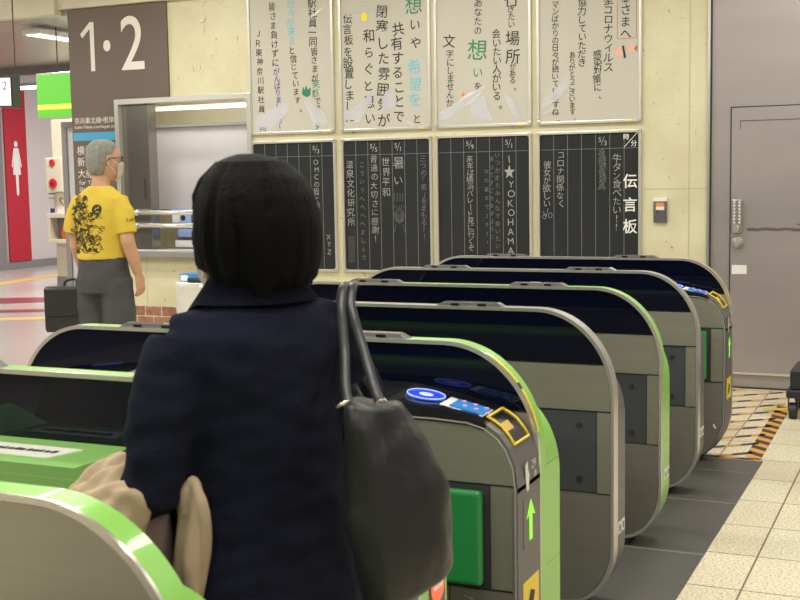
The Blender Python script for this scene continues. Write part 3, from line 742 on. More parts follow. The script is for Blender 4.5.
# posters
PT = 2.99
labs = ['handwritten poster signed by the station staff, leftmost poster above the chalkboards', 'handwritten poster with a yellow dot between its columns and no pictures', 'handwritten poster with a large green character and one small orange picture', 'handwritten poster with a red outlined heading, nearest the steel door']
posters = [framed('poster', labs[i], 'poster', a, b, 1.868, PT+.3 if False else 2.995, 'paper', 'handwritten posters over the chalkboards') for i, (a, b) in enumerate(PX)]
def pen(t, name, m, cols, jit=.06, bold=CB):
    for c in cols:
        bm = bmesh.new(); vcol(bm, c[0], c[1], c[2], c[3], c[4], Yt, 0, bold, jit, c[5] if len(c) > 5 else 0)
        finish(name, bm, m, t, recalc=False)
# poster 1
p = posters[0]
q1 = lambda x, y: (-5.178+(x-45)*.00227, 2.936-.002*y)
q2 = lambda x, y: (-4.355+(x-410)*.002175, 2.875-.00193*y)
q3 = lambda x, y: (-3.552+(x-59)*.00231, 2.814-.00213*y)
q4 = lambda x, y: (-2.745+(x-410)*.00212, 2.757-.00207*y)
def C(q, text, x, y0, y1, size, slant=0.):
    """column whose first and last characters sit at rows y0 and y1"""
    X, Z = q(x, y0); Z1 = q(x, y1)[1]; n = max(1, len(text)-1); return (text, X, Z, size, (Z-Z1)/n, slant)
pen(p, 'handwriting', 'ink', [C(q1, '駅社員一同', 305, 28, 178, .078), C(q1, '皆さまが', 310, 215, 318, .066), C(q1, 'で過ごす', 318, 408, 505, .064),
    C(q1, 'と信じています。', 222, 205, 435, .064, .10), C(q1, '皆さま負けずに', 148, 28, 250, .070, .03), C(q1, 'ＪＲ東神奈川駅社員一同', 86, 130, 505, .064, .03)])
pen(p, 'green_handwriting', 'inkgreen', [C(q1, '笑顔', 312, 342, 378, .07)])
pen(p, 'blue_handwriting', 'inksky', [C(q1, '日々が来る', 220, 22, 168, .075)])
pen(p, 'indigo_handwriting', 'inkblue', [C(q1, 'がんばりましょう！', 158, 285, 508, .062, .04)])
bm = bmesh.new(); ox, oz = q1(275, 370); prism(bm, [(ox+a, oz+b) for a, b in ((-.04, -.02), (-.03, .04), (-.015, .015), (0, .05), (.012, .015), (.04, .03), (.035, -.03), (0, -.045))], Yt-.0005, Yt); finish('painted_leaf', bm, 'leafgreen', p)
# poster 2
p = posters[1]
pen(p, 'handwriting', 'ink', [C(q2, 'いや', 708, 112, 185, .10), C(q2, 'と', 710, 480, 500, .085), C(q2, '共有することで', 640, 125, 465, .10), C(q2, '閉塞した雰囲気が', 582, 52, 480, .105), C(q2, '和らぐと思い', 525, 145, 470, .10), C(q2, '伝言板を設置しました。', 446, 70, 505, .088)], .08)
pen(p, 'green_handwriting', 'inkgreen', [C(q2, '想', 700, 38, 50, .155)])
pen(p, 'blue_handwriting', 'inksky', [C(q2, '希望を', 702, 278, 405, .115)])
ox, oz = q2(512, 68); bm = bmesh.new(); prism(bm, [(ox+.026*math.cos(k*PI/8), oz+.036*math.sin(k*PI/8)) for k in range(16)], Yt-.0005, Yt); finish('painted_dot', bm, 'yel', p)
# poster 3
p = posters[2]
pen(p, 'handwriting', 'ink', [C(q3, '行', 325, 12, 20, .12), C(q3, 'きたい', 325, 45, 98, .066), C(q3, '場所', 328, 145, 205, .118), C(q3, 'がある。', 328, 240, 310, .062),
    C(q3, '会いたい人がいる。', 275, 125, 368, .074), C(q3, 'あなたの', 212, 15, 110, .07), C(q3, 'を', 208, 302, 310, .066), C(q3, '文', 110, 140, 150, .105), C(q3, '字にしませんか', 114, 185, 355, .066)])
pen(p, 'green_handwriting', 'inkgreen', [C(q3, '想', 205, 175, 180, .165), C(q3, 'い', 208, 255, 260, .09)])
bm = bmesh.new(); ox, oz = q3(163, 335); prism(bm, [(ox-.02, oz-.03), (ox-.022, oz+.02), (ox-.005, oz+.035), (ox+.0, oz+.015), (ox+.022, oz+.012), (ox+.018, oz-.03)], Yt-.0005, Yt); finish('painted_flower', bm, 'orangepaint', p)
# poster 4
p = posters[3]
pen(p, 'handwriting', 'ink', [C(q4, '客さまへ', 718, 12, 130, .082), C(q4, '新型コロナウイルス', 660, -18, 240, .072), C(q4, '感染対策に、', 622, 195, 335, .066), C(q4, '協力していただき', 570, 15, 220, .072), C(q4, 'ありがとうございます。', 536, 192, 408, .056), C(q4, 'マンばかりの日々が続いていますね。', 476, 15, 410, .060)], .05)
bm = bmesh.new(); xa, za = q4(690, 148); xb, zb = q4(755, -60); ring_band(bm, [(xa, za), (xb, za), (xb, zb), (xa, zb)], [(xa+.003, za+.003), (xb-.003, za+.003), (xb-.003, zb-.003), (xa+.003, zb-.003)], Yt-.0004, Yt); finish('red_outline', bm, 'inkred', p)
for cx, cy, r in ((698, 192, .035), (737, 183, .026)):
    ox, oz = q4(cx, cy); bm = bmesh.new(); prism(bm, [(ox+r*math.cos(k*PI/8), oz+r*math.sin(k*PI/8)) for k in range(16)], Yt-.0004, Yt); finish('painted_sweet', bm, 'pinkpaint', p)
ox, oz = q4(713, 192); bm = bmesh.new(); prism(bm, [(ox-.015, oz+.04), (ox, oz+.045), (ox+.015, oz-.04), (ox, oz-.045)], Yt-.0007, Yt-.0004); finish('painted_bar', bm, 'ink', p)
ox, oz = q4(755, 183); bm = bmesh.new(); prism(bm, [(ox-.018, oz), (ox+.008, oz+.028), (ox, oz+.008), (ox+.012, oz+.008), (ox, oz-.002), (ox+.008, oz-.025)], Yt-.0007, Yt-.0004); finish('painted_red_tip', bm, 'inkred', p)
# pale patches painted in as glints on the crumpled clear wrap of each poster
wr = [[[(-5.15, 1.91), (-5.13, 2.0), (-4.97, 2.07), (-4.80, 2.12), (-4.84, 2.03), (-4.93, 1.98), (-5.0, 1.90)], [(-4.68, 2.09), (-4.66, 2.13), (-4.50, 2.04), (-4.46, 1.94), (-4.55, 1.92), (-4.6, 1.95), (-4.63, 2.03)], [(-4.64, 2.75), (-4.55, 2.79), (-4.47, 2.85), (-4.55, 2.81)]],
      [[(-4.33, 1.94), (-4.31, 2.03), (-4.17, 2.08), (-4.09, 2.18), (-4.08, 2.10), (-4.15, 2.0), (-4.2, 1.93)], [(-4.0, 2.0), (-3.99, 2.12), (-3.94, 2.18), (-3.86, 2.06), (-3.93, 2.03)], [(-3.81, 1.97), (-3.72, 1.90), (-3.74, 1.895), (-3.80, 1.94)], [(-4.31, 2.76), (-4.0, 2.79), (-3.72, 2.86), (-3.98, 2.80), (-4.3, 2.77)]],
      [[(-3.52, 1.93), (-3.50, 2.0), (-3.38, 2.05), (-3.30, 2.12), (-3.13, 2.17), (-3.23, 2.06), (-3.36, 2.0), (-3.46, 1.93)], [(-3.26, 1.95), (-3.27, 2.06), (-3.16, 2.10), (-3.12, 2.0), (-3.08, 1.90), (-3.17, 1.99)], [(-3.01, 2.13), (-2.93, 2.05), (-2.87, 1.93), (-2.91, 1.92), (-2.98, 2.04)]],
      [[(-2.72, 1.98), (-2.70, 2.05), (-2.62, 2.10), (-2.52, 2.20), (-2.50, 2.13), (-2.60, 2.04)], [(-2.70, 1.93), (-2.69, 1.96), (-2.60, 1.99), (-2.65, 1.95)]]]
for p, pols in zip(posters, wr):
    for k, P in enumerate(pols):
        bm = bmesh.new()
        bm.faces.new([bm.verts.new((x, Yt+.0005-.006*((i*7) % 3)/3, z)) for i, (x, z) in enumerate(P)])
        bmesh.ops.triangulate(bm, faces=bm.faces[:])
        finish('wrap_glint', bm, 'glintfilm', p, recalc=False)
for i, p in enumerate(posters):
    x = PX[i][1]; bx('yellow_tag', x-.10, x-.06, W-.026, W-.023, 1.872, 1.882, 'yel', p)

labs = ['chalkboard ending XYZ beside the black hair, leftmost of the four', 'chalkboard with a face drawing and five full columns, second from the left', 'chalkboard with a chalk star and YOKOHAMA written down it', 'chalkboard with bold white printed characters down its right side']
boards = [framed('chalkboard', labs[i], 'chalkboard', a, b, .765, 1.815, 'board', 'black message boards below the posters') for i, (a, b) in enumerate(PX)]
for t, (a, b) in zip(boards, PX):
    bm = bmesh.new(); n = 7
    for k in range(1, n):
        x = a+.02+(b-a-.04)*k/n; box(bm, x-.0015, x+.0015, Yt, W-.011, .785, 1.795)
    box(bm, a+.02, b-.02, Yt, W-.011, 1.684, 1.687); finish('ruled_lines', bm, 'chalkline', t)
def colx(i, k): a, b = PX[i]; return b-.02-(b-a-.04)*(k+.5)/7
Yt = W-.0145
CH = lambda t, cols, name='chalk_writing', m='chalk', jit=.07: pen(t, name, m, cols, jit, -.006)
k1 = lambda x, y: (x, 1.686-(y-137)*.002)
k2 = lambda x, y: (x, 1.686-(y-135)*.00193)
k3 = lambda x, y: (x, 1.686-(y-107)*.00203)
CH(boards[0], [C(k1, 'OMCの皆と早く会いたい！', colx(0, 1), 160, 515, .060), C(k1, 'XYZ', colx(0, 0)-.005, 457, 517, .058)])
CH(boards[1], [C(k2, '世界平和', colx(1, 3), 165, 287, .074), C(k2, '普通の大切さに感謝！', colx(1, 4), 152, 475, .064), C(k2, '温泉文化研究所', colx(1, 6), 172, 405, .070), C(k2, 'い', colx(1, 2), 240, 250, .08)])
CH(boards[1], [C(k2, '暑', colx(1, 2), 170, 180, .10)], 'large_chalk_writing', jit=.02)
CH(boards[1], [C(k2, 'こういうへへへへましょう', colx(1, 5), 175, 550, .05), C(k2, '三つの「密」をまもる！！', colx(1, 0), 155, 465, .056)], 'faint_chalk_writing', 'chalkdim')
CH(boards[2], [C(k3, 'I', colx(2, 1), 135, 140, .085), C(k3, 'YOKOHAMA', colx(2, 1)+.01, 226, 470, .072), C(k3, '来年は横浜パレード見に行くぞ', colx(2, 4), 132, 462, .060)])
CH(boards[2], [C(k3, 'いつかまたみんなで会いたい', colx(2, 2)+.01, 120, 455, .044), C(k3, '笑ってすごせますように', colx(2, 2)-.035, 135, 420, .040), C(k3, '次の夏まで2021', colx(2, 2)-.075, 180, 440, .038)], 'faint_chalk_writing', 'chalkdim')
CH(boards[3], [C(k3, '牛タン食べたい!!', colx(3, 1), 143, 382, .072), C(k3, 'コロナ関係なく', colx(3, 5), 125, 300, .060), C(k3, '彼女が欲しい', colx(3, 6), 160, 298, .068)])
# dates (slanted fraction strokes)
def date(bm, x, z, a, b):
    put(bm, a, lambda u, v: (x-.02+u, Yt, z+.012+v), .05, 0, CB); put(bm, b, lambda u, v: (x+.02+u, Yt, z-.014+v), .05, 0, CB)
    v = [bm.verts.new((p[0], Yt, p[1])) for p in ((x-.012, z-.03), (x-.008, z-.03), (x+.014, z+.032), (x+.010, z+.032))]; bm.faces.new(v)
for t, lst in ((boards[0], [(colx(0, 1), '5', '3')]), (boards[1], [(colx(1, 4), '5', '5'), (colx(1, 2), '5', '1')]), (boards[2], [(colx(2, 4), '5', '9'), (colx(2, 1), '5', '1')]), (boards[3], [(colx(3, 2), '5', '3')])):
    bm = bmesh.new()
    for x, a, b in lst: date(bm, x, 1.74, a, b)
    finish('chalk_date', bm, 'chalk', t, recalc=False)
# star, strokes, scribbled face, smudge
bm = bmesh.new(); cx, cz = colx(2, 1), 1.53
bm.faces.new([bm.verts.new((cx+(.045 if k % 2 == 0 else .019)*math.sin(k*PI/5), Yt, cz+(.055 if k % 2 == 0 else .022)*math.cos(k*PI/5))) for k in range(10)]); finish('chalk_star', bm, 'chalk', boards[2], recalc=False)
bm = bmesh.new(); cx = colx(1, 2)
def stroke(bm, pts, w=.003):
    for p, q in zip(pts, pts[1:]):
        d = Vector((q[0]-p[0], q[1]-p[1])); 
        if d.length < 1e-6: continue
        n = Vector((-d.y, d.x)).normalized()*w/2
        bm.faces.new([bm.verts.new((a, Yt, b)) for a, b in ((p[0]-n.x, p[1]-n.y), (q[0]-n.x, q[1]-n.y), (q[0]+n.x, q[1]+n.y), (p[0]+n.x, p[1]+n.y))])
for k in range(4): stroke(bm, [(cx-.035+.022*k, 1.385), (cx-.04+.024*k, 1.32)])
for k in range(5): stroke(bm, [(cx-.04+.02*k, 1.29), (cx-.042+.021*k, 1.27)])
stroke(bm, [(cx+.042*math.cos(a*.35), 1.21+.055*math.sin(a*.35)) for a in range(19)]); stroke(bm, [(cx+.03*math.cos(a*.5), 1.21+.04*math.sin(a*.5)) for a in range(13)])
for k in range(6): stroke(bm, [(cx-.03+.012*k, 1.235-.005*(k % 3)), (cx-.02+.01*k, 1.16)])
stroke(bm, [(cx-.03, 1.14), (cx-.045, 1.08)]); stroke(bm, [(cx+.03, 1.14), (cx+.05, 1.08)]); finish('chalk_drawing', bm, 'chalkdim', boards[1], recalc=False)
bm = bmesh.new(); cx = colx(3, 2)
random.seed(3)
for k in range(26):
    z = 1.67-.011*k; stroke(bm, [(cx-.035+random.uniform(0, .015), z), (cx+random.uniform(-.01, .01), z+.012), (cx+.03+random.uniform(-.02, .0), z-.008)], .004)
finish('chalk_smudge', bm, 'chalkdim', boards[3], recalc=False)
bm = bmesh.new(); cx = colx(1, 6)
for k in range(16): stroke(bm, [(cx-.03, 1.04-.013*k), (cx+.03, 1.045-.013*k)], .011)
finish('wiped_patch', bm, mat('wiped_slate', (.040, .045, .044), .7), boards[1], recalc=False)
# crossed fingers doodle
bm = bmesh.new(); cx = colx(3, 6)
stroke(bm, [(cx-.03, 1.24), (cx-.01, 1.20), (cx+.01, 1.26)]); stroke(bm, [(cx+.025+.015*math.cos(a), 1.21+.02*math.sin(a)) for a in range(8)]); stroke(bm, [(cx-.02+.015*math.cos(a), 1.20+.018*math.sin(a)) for a in range(8)])
finish('chalk_doodle', bm, 'chalk', boards[3], recalc=False)
# printed column on the rightmost board
cx = colx(3, 0)-.008
for ch, z in (('伝', 1.452), ('言', 1.285), ('板', 1.13)):
    bm = bmesh.new(); put(bm, ch, (lambda a, b, z=z: (cx+a*.98, Yt, z+b)), .108, 0, .012); finish('printed_character', bm, 'white', boards[3], recalc=False)
bm = bmesh.new()
put(bm, '時', lambda a, b: (cx-.028+a, Yt, 1.765+b), .046, 0, .006); put(bm, '分', lambda a, b: (cx+.026+a, Yt, 1.718+b), .046, 0, .006)
stroke(bm, [(cx-.045, 1.69), (cx+.048, 1.79)], .004); finish('printed_heading', bm, 'white', boards[3], recalc=False)
random.seed(11)

# ================================================================== ticket gates
GLEN, GH = 1.79, 1.05
def rr4(x0, x1, z0, z1, top, bot, n=18):
    """convex outline in (x,z), elliptical corners: top=(rx,rz), bot=(rx,rz); counter-clockwise from right"""
    P = []
    for cx, cz, (rx, rz), a0 in ((x1-top[0], z1-top[1], top, 0), (x0+top[0], z1-top[1], top, PI/2), (x0+bot[0], z0+bot[1], bot, PI), (x1-bot[0], z0+bot[1], bot, 1.5*PI)):
        for k in range(n+1):
            a = a0+PI/2*k/n; P.append((cx+rx*math.cos(a), cz+rz*math.sin(a)))
    return P
def plate(name, poly, y0, y1, m, parent, bevel=0):
    if len(poly) < 3: return None
    bm = bmesh.new(); prism(bm, poly, y0, y1); return finish(name, bm, m, parent, bevel=bevel, smooth='auto' if not bevel else False)
def shrink(poly, d):
    """inset a convex polygon towards its inside by d"""
    n = len(poly); out = []
    cx = sum(p[0] for p in poly)/n; cz = sum(p[1] for p in poly)/n
    Q = [p for i, p in enumerate(poly) if (Vector(p)-Vector(poly[i-1])).length > 1e-4]; n = len(Q)
    for i in range(n):
        a, b, c = Vector(Q[i-1]), Vector(Q[i]), Vector(Q[(i+1) % n])
        n1 = Vector((-(b-a).y, (b-a).x)).normalized(); n2 = Vector((-(c-b).y, (c-b).x)).normalized()
        if n1.dot(Vector((cx, cz))-b) < 0: n1 = -n1
        if n2.dot(Vector((cx, cz))-b) < 0: n2 = -n2
        k = 1+n1.dot(n2)
        out.append(tuple(b+(n1+n2)*d/max(k, .3)))
    return out
FT = .058
def make_gate(label, y, rim, cover, near=None, glass=True, caps=True, accessible_marks=True, yellow_rim=False, xr=-1.0, lip=.020, CT=.115):
    t = thing('ticket_gate', label, 'ticket gate', (xr, y, 0), 0, 'row of ticket gates')
    OUT = rr4(-GLEN, 0, .03, GH, (.27, .30), (.17, .21))
    I1 = rr4(-GLEN+.012, -.012, .042, GH-.012, (.262, .292), (.162, .202))
    I2 = rr4(-GLEN+.011, -.011, .041, GH-.011, (.262, .292), (.162, .202))
    if rim == 'green' and lip > .01: lip = .013
    bm = bmesh.new(); ring_band(bm, OUT, I2, 0, lip); o = finish('rim', bm, 'trimlight' if rim != 'grey' else 'rimmetal', t, smooth='auto')
    bm = bmesh.new(); ring_band(bm, OUT, I2, lip, FT); finish('edge_band', bm, 'green' if rim == 'green' else 'rimmetal', t, smooth='auto')
    plate('core', shrink(I2, -.002), .012, FT-.006, 'slot', t)
    g = .0018
    if glass:
        p = clipbox(I2, -2, 2, .867, 2); plate('glass_panel', shrink(p, g), .004, .014, 'glass', t); plate('rear_glass_panel', shrink(p, g), FT-.008, FT-.002, 'glass', t)
        zt = .865
    else: zt = 2
    p = clipbox(I2, -2, 2, .707, zt); plate('upper_panel', shrink(p, g), .003, .014, 'steel', t)
    if not near:
        for x0, x1 in ((-.40, -.062), (-GLEN+.062, -GLEN+.40)):
            bm = bmesh.new(); box(bm, x0, x1, .010, .016, .428, .703); d = finish('flap_housing', bm, 'door', t)
            bm = bmesh.new()
            for z in (.47, .655):
                xx = x1-.06 if x0 > -1 else x0+.06
                tube(bm, [(xx, .004, z), (xx, .010, z)], .010, 14)
            finish('bolt', bm, 'bolt', d)
        for x0, x1 in ((-.060, 2), (-2, -GLEN+.060), (-GLEN+.402, -.402)):
            plate('middle_panel', shrink(clipbox(I2, x0, x1, .425, .705), g), .003, .014, 'steel', t)
        for x0, x1 in ((-.20, 2), (-.62, -.20), (-1.1, -.62), (-2, -1.1)):
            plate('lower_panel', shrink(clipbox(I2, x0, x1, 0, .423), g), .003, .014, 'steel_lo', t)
    # body behind the fin
    B = rr4(-GLEN+.01, -.004, .03, .885, (.16, .22), (.16, .21))
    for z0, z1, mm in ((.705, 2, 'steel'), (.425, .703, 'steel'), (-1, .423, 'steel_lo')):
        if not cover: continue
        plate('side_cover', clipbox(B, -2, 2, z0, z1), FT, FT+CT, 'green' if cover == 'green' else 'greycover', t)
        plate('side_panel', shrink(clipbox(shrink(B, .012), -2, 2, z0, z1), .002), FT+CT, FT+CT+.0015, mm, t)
    bm = bmesh.new(); box(bm, -1.58, -.14, .0, FT+(CT-.01 if cover else -.01), .004, .034); finish('plinth', bm, 'slot', t)
    if caps:
        for x0, x1 in ((-.645, -.385), (-1.385, -1.12)):
            bm = bmesh.new(); prism(bm, [(x0, GH-.001), (x1, GH-.001), (x1-.03, GH+.014), (x0+.03, GH+.014)], .012, .046); c = finish('indicator_cap', bm, 'capmat', t, bevel=.002)
            bm = bmesh.new(); box(bm, x0+.06, x0+.09, .009, .012, GH+.002, GH+.009); box(bm, x1-.10, x1-.07, .009, .012, GH+.002, GH+.009); finish('lamp_window', bm, 'black', c)
    if accessible_marks and not near:
        bm = bmesh.new()
        for yy in (FT+.012, FT+.060): box(bm, -.003, .0, yy, yy+.036, .27, .31); 
        q = finish('pictogram_sticker', bm, 'sticker', t)
        bm = bmesh.new()
        for yy in (FT+.022, FT+.070): box(bm, .0, .001, yy, yy+.016, .278, .300)
        finish('pictogram', bm, 'greyplastic', q)
    if near: near_body(t, near, yellow_rim)
    return t

def near_body(t, kind, yellow_rim):
    D = .185
    # profile of the near edge (x, z, fin-edge lift)
    raisedL = [(-GLEN+.0, .70), (-GLEN+.0, .76), (-GLEN+.02, .82), (-GLEN+.05, .85), (-GLEN+.10, .872), (-1.26, .872)]
    P = raisedL + [(-1.14, .852), (-.74, .852), (-.62, .872), (-.36, .874), (-.22, .873), (-.13, .868), (-.085, .856), (-.05, .833), (-.024, .80), (-.006, .755), (0, .70)]
    lift = {0: 0, 1: .004, 2: .006, 3: .009, 4: .015, 5: .065, 6: .028, 7: .028, 8: .060, 9: .052, 10: .030, 11: .014, 12: .010, 13: .009, 14: .006, 15: .003, 16: 0}
    prof = [(-GLEN+.17, .03), (-GLEN+.10, .045), (-GLEN+.04, .10), (-GLEN, .22)] + P + [(0, .22), (-.04, .10), (-.10, .045), (-.17, .03)]
    core = [(x*.996-.003, z-.006) for x, z in prof]
    plate('body_core', core, -D+.006, 0, 'slot', t)
    def part(x0, x1, z0, z1): return shrink(clipbox(core_n, x0, x1, z0, z1), .002)
    core_n = [(x, z-.004) if z > .5 else (x, z) for x, z in prof]
    # clip is only exact for convex outlines: use the hull of the right/left parts
    R = [(x, z) for x, z in core_n if x > -.75]; L = [(x, z) for x, z in core_n if x < -1.13]
    Rp = R + [(-.62, .03)]; Rp = [p for p in Rp if not (p[0] < -.63 and p[1] > .5)]
    plate('end_panel', shrink(clipbox(Rp, -.62, 2, .705, 2), .003), -D, -D+.012, 'steel', t, bevel=.002)
    Lp = L + [(-1.26, .03)]; Lp = [p for p in Lp if p[0] <= -1.259]
    plate('end_panel', shrink(clipbox(Lp, -3, -1.26, .705, 2), .003), -D, -D+.012, 'steel', t, bevel=.002)
    deckm = 'greendeck' if kind == 'green' else 'greycover'
    if kind == 'green':
        plate('green_fascia', [(-1.258, .815), (-.45, .815), (-.45, .868), (-.62, .868), (-.74, .848), (-1.14, .848), (-1.258, .868)], -D-.004, -D+.01, 'greendeck', t)
        plate('center_panel', [(-1.258, .43), (-.45, .43), (-.45, .813), (-1.258, .813)], -D+.001, -D+.012, 'steel_lo', t)
    else:
        plate('center_panel', [(-1.258, .43), (-.622, .43), (-.622, .866), (-.74, .848), (-1.14, .848), (-1.258, .866)], -D, -D+.012, 'steel', t)
    for x0, x1 in ((-.19, 2), (-.62, -.19), (-1.26, -.62), (-3, -1.26)):
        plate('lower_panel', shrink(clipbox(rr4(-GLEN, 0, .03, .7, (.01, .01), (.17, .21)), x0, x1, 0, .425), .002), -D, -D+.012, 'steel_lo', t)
    # flaps
    for x0, x1 in ((-.44, -.075), (-GLEN+.075, -GLEN+.44)):
        bm = bmesh.new(); box(bm, x0, x1, -D+.002, -D+.006, .428, .703); f = finish('flap_recess', bm, 'slot', t)
        bm = bmesh.new(); box(bm, x0+.01, x1-.015, -D-.028, -D+.002, .44, .692); finish('flap', bm, 'flap', f, bevel=.012, seg=3)
    for x0, x1 in ((-.072, -.004), (-GLEN+.004, -GLEN+.072)):
        plate('middle_panel', [(x0, .43), (x1, .43), (x1, .703), (x0, .703)], -D, -D+.012, 'steel', t)
    # deck strips following the profile
    TH = .006
    def strip_seg(name, i0, i1, m, z_low=None):
        bm = bmesh.new(); top = []; low = []
        for i in range(i0, i1+1):
            x, z = P[i]; l = lift[i]
            sx = (TH if x > -.3 else (-TH if x < -1.5 else 0))*(1 if abs(l) < .045 else .3)
            top.append(((x+sx*.5, -D-.003, z+TH*.5+l*.72), (x+sx*.5, 0, z+TH*.5+l), l))
        A = [bm.verts.new(a) for a, b, l in top]; Bv = [bm.verts.new(b) for a, b, l in top]
        A2 = [bm.verts.new((a[0], a[1], a[2]-.012-l*.72)) for a, b, l in top]; B2 = [bm.verts.new((b[0], b[1], b[2]-.012-l*.72)) for a, b, l in top]
        for k in range(len(top)-1):
            bm.faces.new((A[k], A[k+1], Bv[k+1], Bv[k])); bm.faces.new((A2[k], A2[k+1], A[k+1], A[k])); bm.faces.new((Bv[k], Bv[k+1], B2[k+1], B2[k])); bm.faces.new((B2[k], B2[k+1], A2[k+1], A2[k]))
        bm.faces.new((A[0], Bv[0], B2[0], A2[0])); bm.faces.new((A[-1], A2[-1], B2[-1], Bv[-1]))
        return finish(name, bm, m, t)
    rd = 'black'
    strip_seg('end_cap', 12, 16, 'greyplastic'); strip_seg('end_cap', 0, 3, 'greyplastic')
    strip_seg('reader_deck', 8, 12, rd); strip_seg('reader_deck', 3, 5, rd)
    strip_seg('low_deck', 5, 8, deckm)
    # grey end face down to the floor curve
    for sgn, xe in ((1, 0.0), (-1, -GLEN)):
        bm = bmesh.new(); e = xe+sgn*.003; i_ = xe-sgn*.010
        pts = [(.704, 0), (.43, 0), (.22, 0), (.13, .03), (.07, .075), (.045, .105)]
        a = [bm.verts.new((xe-sgn*(dx-.003), -D-.003, z)) for z, dx in pts]; b = [bm.verts.new((xe-sgn*(dx-.003), 0, z)) for z, dx in pts]
        c = [bm.verts.new((xe-sgn*(dx+.012), -D-.003, z)) for z, dx in pts]; d = [bm.verts.new((xe-sgn*(dx+.012), 0, z)) for z, dx in pts]
        for k in range(len(pts)-1):
            for u, v in ((a, b), (b, d), (d, c), (c, a)): bm.faces.new((u[k], u[k+1], v[k+1], v[k]))
        bm.faces.new((a[0], b[0], d[0], c[0])); bm.faces.new((a[-1], b[-1], d[-1], c[-1]))
        finish('end_face', bm, 'greyplastic', t)
    # bright edge line of the near face
    pts = [(x+.0, -D-.001, z) for x, z in P[8:]]+[(0, -D-.001, .43), (0, -D-.001, .22), (-.03, -D-.001, .13)]
    bm = bmesh.new(); tube(bm, [(x-.004, y, z-.002) for x, y, z in pts], .0035, 6); finish('edge_trim', bm, 'trimlight', t)
    # reader items, laid on the sloping deck
    def deck(x, s):
        """point on deck at x, s=0 near edge .. 1 fin edge"""
        for i in range(len(P)-1):
            if P[i][0] <= x <= P[i+1][0] and P[i+1][0] > P[i][0]:
                k = (x-P[i][0])/(P[i+1][0]-P[i][0]); z = P[i][1]+k*(P[i+1][1]-P[i][1]); l = lift[i]+k*(lift[i+1]-lift[i])
                return Vector((x, -D*(1-s), z+TH*.5+l*(.72+.28*s)))
        return Vector((x, -D*(1-s), P[-1][1]))
    def patch(name, poly, m, par, h=.0025):
        bm = bmesh.new(); a = [deck(x, s)+Vector((0, 0, h)) for x, s in poly]; b = [deck(x, s) for x, s in poly]
        A = [bm.verts.new(p) for p in a]; B_ = [bm.verts.new(p) for p in b]; n = len(poly)
        bm.faces.new(A)
        for i in range(n): bm.faces.new((A[i], A[(i+1) % n], B_[(i+1) % n], B_[i]))
        return finish(name, bm, m, par)
    E = lambda cx, cs, rx, rs, n=32: [(cx+rx*math.cos(2*PI*k/n), cs+rs*math.sin(2*PI*k/n)) for k in range(n)]
    for cx in (-.288, -GLEN+.288):
        g = patch('card_reader', E(cx, .50, .061, .27), 'black', t, .003)
        r = patch('reader_glow', E(cx, .50, .053, .235), 'blueglow', g, .0045)
        patch('reader_ring', E(cx, .50, .020, .075, 20), 'blueglow2', g, .0055)
        patch('reader_dot', E(cx, .50, .010, .038, 14), 'pinkdot', g, .0065)
        bm = bmesh.new(); q = [deck(x, s)+Vector((0, 0, .0055)) for x, s in E(cx, .5, .053, .235, 40)]; tube(bm, q, .0013, 6, closed=True); finish('reader_outline', bm, 'blueglow2', g)
    s_ = patch('display', [(-.228, .22), (-.108, .22), (-.108, .68), (-.228, .68)], 'screenw', t, .002)
    pp = [(-.203, .25), (-.15, .25), (-.13, .25), (-.110, .25), (-.110, .65), (-.13, .65), (-.15, .65), (-.203, .65)]
    patch('display_screen', pp, 'screen', s_, .004)
    bm = bmesh.new()
    for k in range(6):
        p0 = deck(-.185+.016*k, .4 if k % 2 else .6)+Vector((0, 0, .0052)); tube(bm, [p0-Vector((.006, 0, 0)), p0+Vector((.006, 0, 0))], .0016, 6)
    finish('display_marks', bm, 'pinkdot', s_)
    # yellow framed ticket slot on the curve
    q = []
    cs = [(-.095, .20), (-.075, .20), (-.056, .20), (-.038, .20), (-.022, .20)]
    for x, s in cs: q.append((x, s))
    q += [(-.022, .82), (-.038, .82), (-.056, .82), (-.075, .82), (-.095, .82)]
    sl = patch('ticket_slot', q, 'black', t, .004)
    bm = bmesh.new(); tube(bm, [deck(x, s)+Vector((.0040, 0, .0075)) for x, s in q], .0040, 6, closed=True); finish('slot_frame', bm, 'yellow', sl)
    bm = bmesh.new(); A_ = [bm.verts.new(deck(x, .20)+Vector((.004, 0, .0065))) for x, _ in cs]; B_ = [bm.verts.new(deck(x, .82)+Vector((.004, 0, .0065))) for x, _ in cs]
    for k in range(len(cs)-1): bm.faces.new((A_[k], A_[k+1], B_[k+1], B_[k]))
    finish('slot_face', bm, 'black', sl)
    patch('slot_mouth', [(-.058, .25), (-.040, .25), (-.040, .52), (-.058, .52)], 'gold', sl, .0125)
    # arrow, stickers on the end face
    bm = bmesh.new()
    def yzp(bm, pts, x): bm.faces.new([bm.verts.new((x, y, z)) for y, z in pts])
    box(bm, .003, .0045, -.145, -.035, .53, .665); q = finish('arrow_window', bm, 'greycover', t)
    bm = bmesh.new(); c = -.09; yzp(bm, [(c-.012, .545), (c+.012, .545), (c+.012, .615), (c+.036, .605), (c, .655), (c-.036, .605), (c-.012, .615)], .0056); finish('arrow', bm, 'arrow', q)
    bm = bmesh.new(); box(bm, .003, .0042, -.15, -.02, .33, .44); q = finish('warning_sticker', bm, 'yellow', t)
    bm = bmesh.new(); yzp(bm, [(-.12, .37), (-.09, .41), (-.055, .395), (-.07, .37), (-.10, .35)], .0050); finish('warning_mark', bm, 'ink', q)
    bm = bmesh.new()
    Tg = lambda a, b: (.0065, -.075+a, .735+b)
